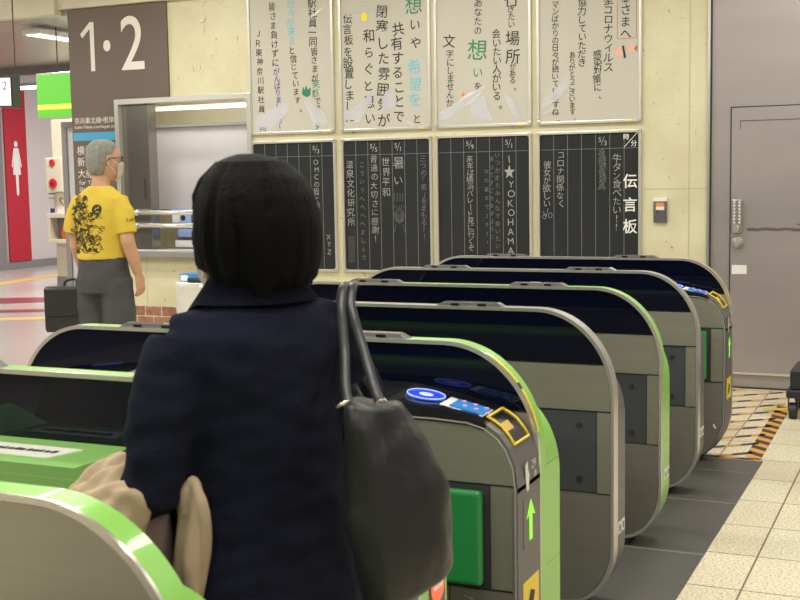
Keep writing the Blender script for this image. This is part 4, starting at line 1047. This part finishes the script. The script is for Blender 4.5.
    put(bm, '2', lambda a, b: (.0 + .0015, -.060+a, .742+b), .034); put(bm, '9', lambda a, b: (.0015, -.042+a, .742+b), .034); put(bm, '番', lambda a, b: (.003, -.042+a, .712+b), .024)
    finish('gate_number', bm, 'sticker', t, recalc=False)
    bm = bmesh.new(); yzp(bm, [(-.13, .75), (-.11, .76), (-.105, .735), (-.095, .72), (-.10, .68), (-.118, .68), (-.125, .71)], .0042); finish('white_sticker', bm, 'sticker', t)
    if kind == 'green':
        st = patch('deck_sticker', [(-1.35+.25, .25), (-.86, .25), (-.82, .7), (-1.35+.25, .7)], 'sticker', t, .002)
        bm = bmesh.new()
        for k in range(12):
            p0 = deck(-1.07+.018*k, .48)+Vector((0, 0, .0035)); w = .006
            box(bm, p0.x-.005, p0.x+.004+.002*(k % 3), p0.y-.010, p0.y+.006+.004*(k % 2), p0.z-.0006, p0.z)
        finish('sticker_marks', bm, 'ink', st)
        kp = plate('key_plate', rr4(-.96, -.80, .735, .80, (.015, .015), (.015, .015), 4), -D-.001, -D+.004, 'keyplate', t, bevel=.001)
        bx('key_slot', -.93, -.865, -D-.002, -D, .752, .778, 'ink', kp)
        bm = bmesh.new(); tube(bm, [(-.83, -D-.006, .765), (-.83, -D-.001, .765)], .013, 18); finish('key_cylinder', bm, 'trimlight', kp, bevel=.002)
    if yellow_rim:
        pass
def rim_strip(t, a0, a1, m, y0=.004, y1=.019, name='rim_sticker'):
    bm = bmesh.new(); n = 10; rx, rz = .2705, .3005
    A = []
    for k in range(n+1):
        a = math.radians(a0+(a1-a0)*k/n)
        A.append((bm.verts.new((-.27+rx*math.cos(a)+.0006*math.cos(a), y0, .75+rz*math.sin(a)+.0006)), bm.verts.new((-.27+rx*math.cos(a)+.0006*math.cos(a), y1, .75+rz*math.sin(a)+.0006))))
    for (p, q), (r, s) in zip(A, A[1:]): bm.faces.new((p, q, s, r))
    return finish(name, bm, m, t)
GY = dict(A=6.444, B=5.557, C=4.715, D=3.9145, E=3.063, Fg=2.271, G=1.335)
gA = make_gate('farthest ticket gate, with a green flap, beside the hazard tape', GY['A'], 'metal', None, near='grey', xr=-1.013)
gB = make_gate('grey rimmed ticket gate directly in front of the farthest gate', GY['B'], 'grey', 'grey', xr=-1.02)
gC = make_gate('green rimmed ticket gate between two grey rimmed ones, centre of the row', GY['C'], 'green', 'green', xr=-1.008)
gD = make_gate('grey rimmed ticket gate just behind the green gate with the lit arrow', GY['D'], 'grey', 'grey', xr=-.996)
gE = make_gate('green edged ticket gate with a glowing blue reader and lit green arrow', GY['E'], 'green', 'green', near='grey', xr=-.984, CT=.145)
gF = make_gate('ticket gate with a green deck and key plate, partly hidden by the woman', GY['Fg'], 'green', 'green', near='green')
gG = make_gate('nearest ticket gate, beige steel side and bright green rim', GY['G'], 'green', 'green', glass=False, caps=False, xr=-.925, lip=.007)
for g in (gA, gE): rim_strip(g, 12, 62, 'gold' if g is gA else 'yellow')
rim_strip(gE, 60, 64, 'sticker', name='rim_label'); rim_strip(gE, 36, 40, 'ink', .0035, .0195, name='rim_label')
# no-entry sign on the end of gate F
bm = bmesh.new(); bm.faces.new([bm.verts.new((.0022-.004, y, z)) for y, z in ((FT+.014, .50), (FT+.10, .50), (FT+.10, .715), (FT+.014, .655))]); q = finish('sign_field', bm, 'greyplastic', gF)
bm = bmesh.new(); n = 24; cy_, cz_ = FT+.055, .605; bm.faces.new([bm.verts.new((.0, cy_+.036*math.cos(2*PI*k/n), cz_+.036*math.sin(2*PI*k/n))) for k in range(n)]); finish('no_entry_disc', bm, 'redlit', q)
bm = bmesh.new(); bm.faces.new([bm.verts.new((.001, cy_+a, cz_+b)) for a, b in ((-.024, -.006), (.024, -.006), (.024, .006), (-.024, .006))]); finish('no_entry_bar', bm, 'white', q)
# small white mark + scratch on gates A and E
bm = bmesh.new(); prism(bm, [(-.15, .405), (-.06, .375), (-.055, .368), (-.075, .37), (-.13, .395)], -.187, -.185); finish('scratch', bm, 'trimlight', gE)
bm = bmesh.new(); prism(bm, [(-.060, .205), (-.052, .210), (-.048, .196), (-.040, .192), (-.043, .184), (-.052, .188)], -.1875, -.1855); finish('white_mark', bm, 'sticker', gA)
o = bx('barrier_switch', -2.35-.0, -2.18, 2.9, 3.0, 1.0, 1.02, 'black'); bpy.data.objects.remove(o)

# ================================================================== people
def hand(bm, wrist, d, n, side, sc=1., curl=.5, spread=1.):
    """wrist point, d finger direction, n palm normal (fingers curl to n), side = direction of thumb"""
    W0 = Vector(wrist); d = Vector(d).normalized(); n = (Vector(n)-d*Vector(n).dot(d)).normalized(); s = Vector(side); s = (s-d*s.dot(d)-n*s.dot(n)).normalized()
    P = lambda a, b, c=0: W0+(d*a+s*b+n*c)*sc
    tube(bm, [P(-.01, 0), P(.02, 0), P(.05, .002), P(.085, .0)], [(.026*sc, .020*sc), (.034*sc, .017*sc), (.041*sc, .015*sc), (.038*sc, .012*sc)], 14, flat=s)
    for b, L in ((.030, .070), (.010, .078), (-.010, .072), (-.029, .056)):
        pts = [P(.065, b*.8)]; p = P(.085, b*1.05*spread); a = 0; pts.append(p.copy())
        for k, f in enumerate((.45, .32, .23)):
            a += curl*(.8 if k == 0 else 1.0); p = p+(d*math.cos(a)+n*math.sin(a)+s*b*.5*spread)*L*f*sc; pts.append(p.copy())
        tube(bm, pts, [.0092*sc, .0092*sc, .0088*sc, .0080*sc, .0066*sc], 10)
    pts = [P(.012, .020), P(.035, .042, .006), P(.060, .054, .018), P(.078, .056, .030)]
    tube(bm, pts, [.013*sc, .0115*sc, .0100*sc, .0080*sc], 10)
def head(bm, c, rz, sc=1.):
    """face towards local +y turned by rz about z; c = centre of the head"""
    T = Matrix.Translation(Vector(c)) @ Matrix.Rotation(rz, 4, 'Z')
    st = len(bm.verts)
    n = 40
    prof = [(-.118, .012, .030, .030), (-.112, .026, .042, .040), (-.10, .022, .050, .060), (-.08, .012, .058, .076), (-.05, .002, .066, .088), (-.02, -.004, .071, .094), (.02, -.006, .075, .097), (.05, -.008, .074, .095), (.08, -.010, .064, .084), (.10, -.012, .048, .064), (.113, -.012, .028, .038), (.118, -.012, .008, .010)]
    loft(bm, [(0, a*sc, z*sc, rx*sc, ry*sc) for z, a, rx, ry in prof], n)
    tube(bm, [Vector((0, .083, .018))*sc, Vector((0, .095, -.005))*sc, Vector((0, .108, -.026))*sc, Vector((0, .094, -.036))*sc], [.008*sc, .010*sc, .013*sc, .010*sc], 10)   # nose
    tube(bm, [Vector((-.022, .082, -.063))*sc, Vector((0, .090, -.062))*sc, Vector((.022, .082, -.063))*sc], [.006*sc, .008*sc, .006*sc], 8)      # lips
    tube(bm, [Vector((-.050, .072, .030))*sc, Vector((-.022, .086, .034))*sc, Vector((.022, .086, .034))*sc, Vector((.050, .072, .030))*sc], [.006*sc, .009*sc, .009*sc, .006*sc], 8)  # brow
    for s in (-1, 1):
        q = []
        for k in range(11):
            a = -PI*.55+PI*1.25*k/10
            q.append(Vector((s*(.074+.008*math.cos(a*.8)), -.012-.016*math.cos(a), .002+.030*math.sin(a)))*sc)
        tube(bm, q, .0052*sc, 8); ell(bm, (s*.074*sc, -.012*sc, -.002*sc), (.006*sc, .013*sc, .024*sc))
    bm.verts.ensure_lookup_table()
    bmesh.ops.transform(bm, matrix=T, verts=bm.verts[st:])
    return T
def foot(bm, x, y=0, z=.0, L=.24, w=.045, turn=0.):
    tube(bm, [(x, y-.07, .045), (x, y-.02, .048), (x+turn*.3, y+.06, .042), (x+turn*.7, y+.12, .032), (x+turn, y+L-.09, .026)], [(w*.75, .042), (w*.85, .046), (w*.95, .038), (w, .030), (w*.6, .020)], 16, flat=(1, 0, 0))
def wr(scale, amp, seed=0, sz=1.):
    return lambda co_: amp*noise.noise(Vector((co_.x*scale+seed, co_.y*scale, co_.z*scale*sz)))

# ------------------------------------------------ woman in navy coat, seen from behind
WROT = math.radians(56)
wl = (-1.079, 1.780, 0)
wt = thing('person', 'person in a dark navy coat with black bob hair, seen from behind', 'person', wl, WROT)
HC = (0, .035, 1.418)
HR = math.radians(24)
bm = bmesh.new()
torso = spline([(0, .0, .74, .145, .110), (0, .0, .84, .148, .112), (0, .0, .98, .115, .09), (0, .005, 1.10, .122, .09), (0, .0, 1.20, .140, .09), (0, -.005, 1.26, .125, .07), (0, .0, 1.295, .07, .055), (0, .018, 1.33, .048, .050), (0, .03, 1.38, .045, .048)], 3)
loft(bm, torso, 28)
head(bm, HC, HR, .93)
for s in (-1, 1):
    tube(bm, [(s*.075, 0, .80), (s*.085, .01, .62), (s*.08, .02, .44), (s*.078, .005, .32), (s*.075, -.01, .09)], [.088, .075, .052, .050, .033], 16)
    foot(bm, s*.078, 0, 0, .235, .04)
# left arm (bent, coat over it), right arm hanging
LA = [(-.148, 0, 1.240), (-.188, -.02, 1.12), (-.211, -.035, .995), (-.197, .05, .955), (-.163, .15, .955)]
tube(bm, LA, [.030, .036, .034, .030, .025], 14)
hand(bm, (-.165, .155, .955), (.25, 1, -.1), (0, 0, -1), (1, -.2, 0), .92, .35)
RA = [(.150, 0, 1.240), (.188, -.01, 1.12), (.190, .0, .985), (.18, .06, .87), (.175, .09, .78)]
tube(bm, RA, [.030, .036, .034, .030, .025], 14)
hand(bm, (.175, .093, .77), (-.02, .15, -1), (-1, 0, 0), (0, 1, 0), .92, .4)
body = remeshed('body', bm, 'skinf', wt, .0052, 2)
# eyes and mask
Th = Matrix.Translation(Vector(HC)) @ Matrix.Rotation(HR, 4, 'Z') @ Matrix.Diagonal((.93, .93, .93, 1))
def face_bits(t, Th, mask_m='mask'):
    for s in (-1, 1):
        bm = bmesh.new(); ell(bm, (s*.030, .078, .012), (.0135, .009, .0075)); bmesh.ops.transform(bm, matrix=Th, verts=bm.verts[:]); e = finish('eye', bm, 'white', t, smooth=True)
        bm = bmesh.new(); ell(bm, (s*.030, .0865, .012), (.0055, .002, .0055)); bmesh.ops.transform(bm, matrix=Th, verts=bm.verts[:]); finish('iris', bm, 'ink', e, smooth=True)
    bm = bmesh.new(); R = []
    for i in range(9):
        z = -.008-.105*i/8; row = []
        for k in range(17):
            u = -1+2*k/16; ang = u*1.15
            rx = .078-.014*(i/8)**2; ry = .100+.018*math.exp(-((z+.03)/.03)**2)*math.exp(-(u/.35)**2)-.03*max(0, (i-5)/3)**1.5
            row.append(bm.verts.new(Th @ Vector((rx*math.sin(ang), ry*math.cos(ang)*.98+.006, z-.012*abs(u)+.014*(1-abs(u))*(1 if i == 0 else 0)))))
        R.append(row)
    for A, B in zip(R, R[1:]):
        for k in range(16): bm.faces.new((A[k], A[k+1], B[k+1], B[k]))
    bmesh.ops.solidify(bm, geom=bm.faces[:], thickness=.002)
    m_ = finish('face_mask', bm, mask_m, t, smooth=True)
    bm = bmesh.new()
    for s in (-1, 1):
        for z0, z1 in ((-.02, .022), (-.09, -.024)):
            tube(bm, [Th @ Vector((s*.071, .045, z0)), Th @ Vector((s*.079, .015, (z0+z1)/2)), Th @ Vector((s*.082, -.022, z1))], .0012, 6)
    finish('ear_loop', bm, mask_m, m_)
face_bits(wt, Th)
# coat
bm = bmesh.new()
coat = spline([(0, -.0, .46, .205, .175), (0, -.0, .62, .195, .162), (0, .0, .80, .178, .142), (0, .0, .92, .160, .128), (0, .0, 1.03, .148, .118), (0, .0, 1.14, .155, .116), (0, -.002, 1.215, .166, .108), (0, -.004, 1.262, .148, .088), (0, .0, 1.298, .100, .070), (0, .010, 1.328, .064, .060)], 4)
loft(bm, coat, 44)
tube(bm, [(-.132, 0, 1.232)]+LA[1:4]+[(-.182, .11, .952)], [.062, .056, .053, .052, .044], 18)
tube(bm, [(.132, 0, 1.238), (.186, -.01, 1.12), (.190, .0, .985), (.182, .055, .87), (.176, .085, .80)], [.064, .056, .052, .048, .043], 18)
tube(bm, [(-.15, -.0, 1.238), (0, -.02, 1.268), (.15, -.0, 1.242)], [.045, .05, .047], 14)
f1 = wr(7, .010, 0, .7); f2 = wr(17, .006, 4, 1.8)
coato = remeshed('coat', bm, 'navy', wt, .0075, 9, disp=lambda c: f1(c)+f2(c))
# collar
bm = bmesh.new()
R = []
for i in range(7):
    row = []
    for k in range(41):
        a = -PI*.5+(-1+2*k/40)*2.35
        cx, cy = math.cos(a), math.sin(a)
        v = i/6
        if v < .5: rr = .060+.004*v*2; z = 1.310+.048*v*2
        else: rr = .064+.040*(v-.5)*2; z = 1.358-.062*(v-.5)*2
        fr = max(0, abs(-1+2*k/40)-.55)/.45
        row.append(bm.verts.new((rr*cx*1.12, rr*cy*.98+.012, z-.035*fr)))
    R.append(row)
for A, B in zip(R, R[1:]):
    for k in range(40): bm.faces.new((A[k], A[k+1], B[k+1], B[k]))
bmesh.ops.solidify(bm, geom=bm.faces[:], thickness=.006)
finish('collar', bm, 'navy', coato, smooth=True)
bm = bmesh.new()
for s in (-1, 1): tube(bm, [(s*.077, .01, .70), (s*.085, .012, .55), (s*.08, .02, .44), (s*.078, .005, .30), (s*.075, -.01, .10)], [.09, .082, .066, .062, .055], 18)
finish('trousers', bm, 'cart', wt, smooth=True)
for s in (-1, 1):
    bm = bmesh.new(); tube(bm, [(s*.078, -.075, .045), (s*.078, -.02, .050), (s*.078, .06, .045), (s*.078, .12, .034), (s*.078, .165, .026)], [(.036, .045), (.042, .049), (.045, .041), (.046, .032), (.026, .022)], 18, flat=(1, 0, 0)); box(bm, s*.078-.036, s*.078+.036, -.10, .16, 0, .014); finish('shoe', bm, 'shoe', wt, smooth=False, bevel=.004)
# hair: bob
bm = bmesh.new()
Hs = Matrix.Translation(Vector(HC)) @ Matrix.Rotation(HR, 4, 'Z')
hs = spline([(0, -.012, .128, .018, .018), (0, -.014, .119, .044, .050), (0, -.016, .103, .066, .074), (0, -.018, .075, .088, .094), (0, -.020, .035, .102, .106), (0, -.022, -.01, .107, .110), (0, -.026, -.055, .105, .104), (0, -.032, -.085, .095, .090), (0, -.036, -.105, .080, .072), (0, -.038, -.118, .062, .052)], 4)
loft(bm, hs, 40)
random.seed(5)
for k in range(130):
    a = random.uniform(0, 2*PI)
    if math.sin(a) > .55: continue
    zl = random.uniform(-.075, -.118)-(.012 if abs(math.cos(a)) > .6 else 0); pts = []
    for j in range(8):
        v = j/7; z = .115+(zl-.115)*v
        # interpolate profile
        for A, B in zip(hs, hs[1:]):
            if B[2] <= z <= A[2]: w = (A[2]-z)/(A[2]-B[2]+1e-9); rx = A[3]+(B[3]-A[3])*w; ry = A[4]+(B[4]-A[4])*w; cy = A[1]+(B[1]-A[1])*w; break
        aa = a+.05*math.sin(v*3+k); pts.append(((rx+.0015)*math.cos(aa), cy+(ry+.0015)*math.sin(aa), z))
    tube(bm, pts, [.004, .006, .007, .007, .007, .006, .005, .002], 7)
# carve the face opening by pushing the front in
bmesh.ops.transform(bm, matrix=Hs, verts=bm.verts[:])
inv = Hs.inverted()
for v in bm.verts:
    q = inv @ v.co
    if q.z < .055 and q.y > .035:
        q.y = .035+(q.y-.035)*.12; v.co = Hs @ q
    if q.z < -.066 and q.y > -.012:
        q.z = -.066+(q.z+.066)*.35; v.co = Hs @ q
hairo = remeshed('hair', bm, 'hair', wt, .0042, 2)
# shoulder bag (own thing, carried)
BL, BR = (-.788, 1.732, .836), .60
bt = thing('shoulder_bag', 'soft black leather shoulder bag hanging from the right shoulder of the navy coat', 'bag', BL, BR)
bm = bmesh.new()
bs = spline([(.004, 0, .0, .050, .050), (.004, 0, .012, .068, .066), (.0, 0, .05, .078, .082), (-.006, 0, .11, .083, .086), (-.012, 0, .17, .082, .080), (-.024, 0, .23, .070, .070), (-.036, 0, .28, .054, .058), (-.042, 0, .31, .040, .048)], 4)
loft(bm, bs, 44, power=2.6)
for v in bm.verts:
    k = max(0, 1-v.co.z/.18); v.co.z += k*v.co.x*.42
g1 = wr(14, .008, 9, .8); g2 = wr(34, .003, 2, .6)
bag = remeshed('bag_body', bm, 'leather', bt, .0042, 3, disp=lambda c: (g1(c)+g2(c))+.0045*math.sin(c.x*75+c.z*22+noise.noise(c*6)*4)*max(0, min(1, (c.z-.12)/.1)))
Bi = (Matrix.Translation(BL) @ Matrix.Rotation(BR, 4, 'Z')).inverted()
SA = [(-.862, 1.700, 1.135), (-.884, 1.730, 1.165), (-.912, 1.785, 1.215), (-.940, 1.830, 1.283), (-.958, 1.878, 1.318), (-.995, 1.935, 1.283), (-1.0, 1.93, 1.20), (-.93, 1.86, 1.13), (-.86, 1.77, 1.12)]
SB = [(-.815, 1.722, 1.135), (-.845, 1.755, 1.165), (-.888, 1.803, 1.222), (-.927, 1.842, 1.285), (-.945, 1.890, 1.318), (-.980, 1.948, 1.283), (-.985, 1.94, 1.20), (-.90, 1.87, 1.13), (-.83, 1.78, 1.12)]
for P_ in (SA, SB):
    path = [tuple(Bi @ Vector(p)) for p in spline(P_, 6)]
    bm = bmesh.new(); tube(bm, path, [(.0085, .0034)]*len(path), 10, flat=(.9, .1, .3)); finish('strap', bm, 'leather', bt, smooth=True)
for P_ in (SA, SB):
    c = Bi @ Vector(P_[0]); bm = bmesh.new(); tube(bm, [c+Vector((.009*math.cos(a), -.006, .010*math.sin(a)+.004)) for a in [2*PI*k/16 for k in range(16)]], .0020, 8, closed=True); finish('ring', bm, 'clip', bt, smooth=True)
bm = bmesh.new(); c = Bi @ Vector(SA[0]); tube(bm, [c+Vector((-.022, -.008, .004)), c+Vector((-.008, -.012, .012)), c+Vector((.004, -.010, .004))], [.003, .0045, .003], 8); finish('clasp', bm, 'clip', bt, smooth=True)

# beige coat over the left forearm
ct = thing('folded_coat', 'beige coat draped over the left forearm of the person in navy', 'coat', wl, WROT)
bm = bmesh.new()
tube(bm, spline([(-.150, -.01, .985), (-.205, .035, 1.012), (-.268, .035, .998), (-.312, .035, .945), (-.330, .04, .84), (-.335, .045, .70), (-.335, .045, .64)], 5), [(.055, .022)]*6+[(.085, .026)]*6+[(.100, .030)]*19, 20, flat=(.3, 1, .1))
tube(bm, spline([(-.25, -.035, 1.000), (-.275, -.045, .95), (-.288, -.045, .86), (-.290, -.04, .74), (-.288, -.04, .66)], 5), [.030, .034]+[.034]*19, 14)
cl = remeshed('coat_cloth', bm, 'beige', ct, .005, 2, disp=(lambda f_: (lambda c: f_(c)+.006*math.sin(c.x*60+c.y*95+c.z*9)+.003*math.sin(c.y*210+c.z*14)))(wr(11, .008, 2, .8)))
bm = bmesh.new()
tube(bm, spline([(-.155, -.03, 1.00), (-.150, -.055, .955), (-.158, -.06, .87), (-.170, -.055, .76), (-.178, -.05, .66)], 5), [(.014, .030), (.018, .036)]+[(.022, .042)]*19, 16, flat=(1, 0, 0))
remeshed('coat_front', bm, 'beige', ct, .004, 2, disp=lambda c: .004*math.sin(c.x*160+c.z*12)+.002*math.sin(c.y*200))
bm = bmesh.new()
tube(bm, spline([(-.235, .0, .96), (-.235, .0, .88), (-.238, .0, .76), (-.24, .0, .66)], 5), [(.060, .055)]*16, 20, flat=(1, 0, 0))
remeshed('lining', bm, 'lining', ct, .005, 2, disp=lambda c: .006*math.sin(c.x*110+c.z*10))

# ------------------------------------------------ man in mustard T-shirt
MROT = math.radians(2)
ml = (-4.670, 5.940, 0)
mt = thing('person', 'grey haired person in a mustard yellow printed T-shirt and white mask', 'person', ml, MROT)
MH = (.022, .035, 1.635); MHR = math.radians(-30)
bm = bmesh.new()
loft(bm, spline([(0, 0, .86, .15, .115), (0, 0, .98, .155, .115), (0, 0, 1.10, .14, .105), (0, 0, 1.25, .15, .11), (0, 0, 1.37, .155, .10), (0, 0, 1.43, .13, .075), (0, .005, 1.465, .075, .06), (0, .012, 1.50, .056, .058), (0, .02, 1.58, .054, .058)], 3), 28)
head(bm, MH, MHR, 1.0)
for s in (-1, 1):
    tube(bm, [(s*.085, 0, .92), (s*.095, .01, .72), (s*.095, .02, .50), (s*.095, .0, .36), (s*.095, -.015, .10)], [.095, .082, .058, .055, .036], 16)
    foot(bm, s*.097, 0, 0, .26, .045)
MLA = [(-.158, 0, 1.40), (-.188, -.01, 1.26), (-.192, .0, 1.12), (-.196, .05, 1.01), (-.20, .07, .955)]
MRA = [(.158, 0, 1.40), (.188, -.02, 1.27), (.202, -.025, 1.15), (.215, .015, 1.03), (.220, .045, .955)]
tube(bm, MLA, [.030, .040, .040, .034, .026], 14); tube(bm, MRA, [.030, .042, .043, .038, .028], 14)
hand(bm, (.220, .048, .945), (.0, .25, -1), (-1, .1, 0), (0, 1, .2), 1.0, .45)
hand(bm, (-.20, .072, .945), (0, .1, -1), (.6, .6, -.2), (.3, 1, .2), 1.0, .95)
remeshed('body', bm, 'skin', mt, .006, 2)
Tm = Matrix.Translation(Vector(MH)) @ Matrix.Rotation(MHR, 4, 'Z')
face_bits(mt, Tm)
bm = bmesh.new()
loft(bm, spline([(0, -.002, 1.045, .160, .128), (0, -.002, 1.15, .158, .126), (0, 0, 1.27, .166, .126), (0, 0, 1.37, .172, .116), (0, 0, 1.42, .155, .095), (0, .0, 1.455, .108, .078), (0, .006, 1.482, .070, .068)], 4), 40)
for A in (MLA, MRA):
    s = -1 if A[0][0] < 0 else 1
    tube(bm, [(s*.125, 0, 1.392), (s*.172, -.010, 1.325), (s*.190, -.018, 1.255), (s*.198, -.018, 1.20)], [.066, .060, .058, .060], 18)
h1 = wr(9, .007, 3, 1.2); h2 = wr(22, .003, 8)
sh_ = remeshed('t_shirt', bm, 'tshirt', mt, .0065, 3, disp=lambda c: h1(c)+h2(c))
# doodle print on the back
bv = BVHTree.FromPolygons([v.co.copy() for v in sh_.data.vertices], [tuple(p.vertices) for p in sh_.data.polygons])
def onback(x, z):
    h = bv.ray_cast(Vector((x, -1, z)), Vector((0, 1, 0)))
    return (h[0]+Vector((0, -.0015, 0))) if h[0] is not None else None
random.seed(21)
bm = bmesh.new()
def scrib(pts, r):
    q = [onback(x, z) for x, z in pts]; q = [p for p in q if p is not None]
    if len(q) > 2: tube(bm, q, r, 5)
for k in range(330):
    cz = random.uniform(1.09, 1.42); cx = random.uniform(-.150, .075)
    if cx > .105-abs(cz-1.20)*.35 or (cz > 1.33 and cx > .0) or (cz > 1.37 and (cx > -.03 or cx < -.13)) or (1.22 < cz < 1.30 and cx > .03): continue
    a0 = random.uniform(0, 6.28); R1 = random.uniform(.008, .022); w1 = random.uniform(1.5, 5)
    pts = [(cx+R1*math.cos(a0+w1*t_/12)*(1+.5*math.sin(t_*.9+k)), cz+R1*.8*math.sin(a0+w1*t_/12*1.2+k)) for t_ in range(13)]
    scrib(pts, random.choice((.0010, .0010, .0014, .0024)))
for zz in (1.255, 1.245): scrib([(-.02+.012*i, zz+.005*math.sin(i*2.3)-.0015*i) for i in range(11)], .0016)
finish('print', bm, 'print', sh_)
bm = bmesh.new(); n = 24; c = (.055, 1.345)
q = [onback(c[0]+.030*math.cos(2*PI*k/n), c[1]+.030*math.sin(2*PI*k/n)) for k in range(n)]; q = [p for p in q if p]
cc = onback(*c); vv = [bm.verts.new(p+Vector((0, -.001, 0))) for p in q]; vc = bm.verts.new(cc+Vector((0, -.001, 0)))
for i in range(len(vv)): bm.faces.new((vv[i], vv[(i+1) % len(vv)], vc))
finish('round_print', bm, 'print', sh_)
bm = bmesh.new(); 
for P_ in ([(.045, 1.34), (.05, 1.355), (.06, 1.35), (.066, 1.362)], [(.05, 1.325), (.058, 1.333), (.07, 1.33)]): scrib(P_, .003)
finish('round_print_detail', bm, 'tshirt', sh_)
# sleeve lettering
bm = bmesh.new()
def onsleeve(y, z):
    h = bv.ray_cast(Vector((1, y, z)), Vector((-1, 0, 0))); return (h[0]+Vector((.0015, 0, 0))) if h[0] is not None else None
def slT(oy, oz):
    def f(a, b):
        p = onsleeve(oy+a, oz+b+a*.12); return p if p is not None else Vector((.3, oy+a, oz+b))
    return f
hline(bm, 'Lucky', slT(-.060, 1.27), .030, 0, .004, -.05); hline(bm, 'Ba', slT(.008, 1.275), .030, 0, .004, -.05)
finish('sleeve_lettering', bm, 'print', sh_, recalc=False)
# trousers, shoes
bm = bmesh.new()
loft(bm, spline([(0, 0, .84, .165, .128), (0, 0, .93, .172, .132), (0, 0, 1.03, .158, .124), (0, 0, 1.062, .156, .122)], 4), 32)
for s in (-1, 1): tube(bm, [(s*.083, 0, .92), (s*.092, .008, .74), (s*.095, .012, .52), (s*.096, .0, .32), (s*.097, -.01, .09)], [.105, .103, .088, .082, .078], 20)
t1 = wr(8, .010, 6, 1.6)
tr = remeshed('trousers', bm, 'trousers', mt, .008, 2, disp=t1)
for s in (-1, 1):
    bm = bmesh.new(); tube(bm, [(s*.097, -.085, .045), (s*.097, -.02, .052), (s*.097, .06, .046), (s*.097, .13, .036), (s*.097, .19, .028)], [(.038, .045), (.045, .051), (.048, .043), (.05, .034), (.03, .024)], 18, flat=(1, 0, 0)); box(bm, s*.097-.042, s*.097+.042, -.11, .19, 0, .016); finish('shoe', bm, 'shoe', mt, bevel=.004)
# hair, short grey
bm = bmesh.new()
loft(bm, spline([(0, -.015, .128, .015, .018), (0, -.016, .120, .045, .055), (0, -.018, .100, .066, .080), (0, -.022, .06, .080, .094), (0, -.030, .015, .0825, .090), (0, -.042, -.03, .077, .074), (0, -.050, -.065, .064, .055), (0, -.052, -.085, .05, .038)], 4), 36)
for v in bm.verts:
    if v.co.z < .058 and v.co.y > .028-.25*max(0, .055-v.co.z)*.4: v.co.y = .022
    if v.co.z < .034 and v.co.y > -.036: v.co.y = -.036
random.seed(8)
for k in range(220):
    a = random.uniform(0, 2*PI); z = random.uniform(-.05, .12)
    rr = math.sqrt(max(0, 1-((z+.0)/.13)**2)); p = Vector((.081*rr*math.cos(a), -.022+.092*rr*math.sin(a), z))
    if p.y > .03 and p.z < .07: continue
    if p.z < .034 and p.y > -.04: continue
    tube(bm, [p*.97, p*1.02+Vector((0, -.002, -.012))], [.004, .0015], 5)
bmesh.ops.transform(bm, matrix=Tm, verts=bm.verts[:])
remeshed('hair', bm, 'greyhair', mt, .0042, 1, disp=wr(60, .003, 1))
# glasses
bm = bmesh.new()
for s in (-1, 1):
    tube(bm, [Tm @ Vector((s*(.033+.024*math.cos(a)), .101-.010*abs(math.cos(a)) if s*math.cos(a) > 0 else .101, .010+.017*math.sin(a))) for a in [2*PI*k/20 for k in range(20)]], .0022, 6, closed=True)
    tube(bm, [Tm @ Vector((s*.057, .094, .016)), Tm @ Vector((s*.076, .06, .016)), Tm @ Vector((s*.083, -.005, .014)), Tm @ Vector((s*.083, -.03, -.004))], .0024, 6)
tube(bm, [Tm @ Vector((-.010, .103, .014)), Tm @ Vector((0, .106, .017)), Tm @ Vector((.010, .103, .014))], .0020, 6)
gl = finish('glasses', bm, 'shoe', mt, smooth=True)
bm = bmesh.new()
for s in (-1, 1):
    bm.faces.new([bm.verts.new(Tm @ Vector((s*(.033+.022*math.cos(a)), .1015-.009*max(0, math.cos(a)), .010+.016*math.sin(a)))) for a in [2*PI*k/20 for k in range(20)]])
finish('lens', bm, 'glasslens', gl)
# watch-less right hand; briefcase in the left hand
bt2 = thing('briefcase', 'black soft briefcase held in the left hand of the person in yellow', 'briefcase', (-4.865, 5.89, .600), .55)
bm = bmesh.new(); loft(bm, [(0, 0, 0, .165, .045), (0, 0, .02, .172, .055), (0, 0, .20, .170, .055), (0, 0, .265, .165, .040), (0, 0, .275, .155, .03)], 40, power=6); finish('case', bm, 'nylon', bt2, bevel=.003)
bm = bmesh.new(); loft(bm, [(0, -.035, .10, .168, .030), (0, -.035, .262, .168, .030), (0, -.03, .280, .160, .022)], 36, power=6); finish('front_flap', bm, 'leather', bt2, bevel=.003)
bm = bmesh.new(); tube(bm, spline([(-.05, 0, .27), (-.045, 0, .305), (0, 0, .318), (.045, 0, .305), (.05, 0, .27)], 5), .008, 8); finish('handle', bm, 'nylon', bt2, smooth=True)

# ================================================================== light, world, colour
w = bpy.data.worlds.new('world'); S.world = w; w.use_nodes = True
w.node_tree.nodes['Background'].inputs[0].default_value = (1, .97, .9, 1); w.node_tree.nodes['Background'].inputs[1].default_value = .12
S.view_settings.view_transform = 'Standard'; S.view_settings.look = 'None'; S.view_settings.exposure = 0.0; S.view_settings.gamma = 1; S.view_settings.use_curve_mapping = False
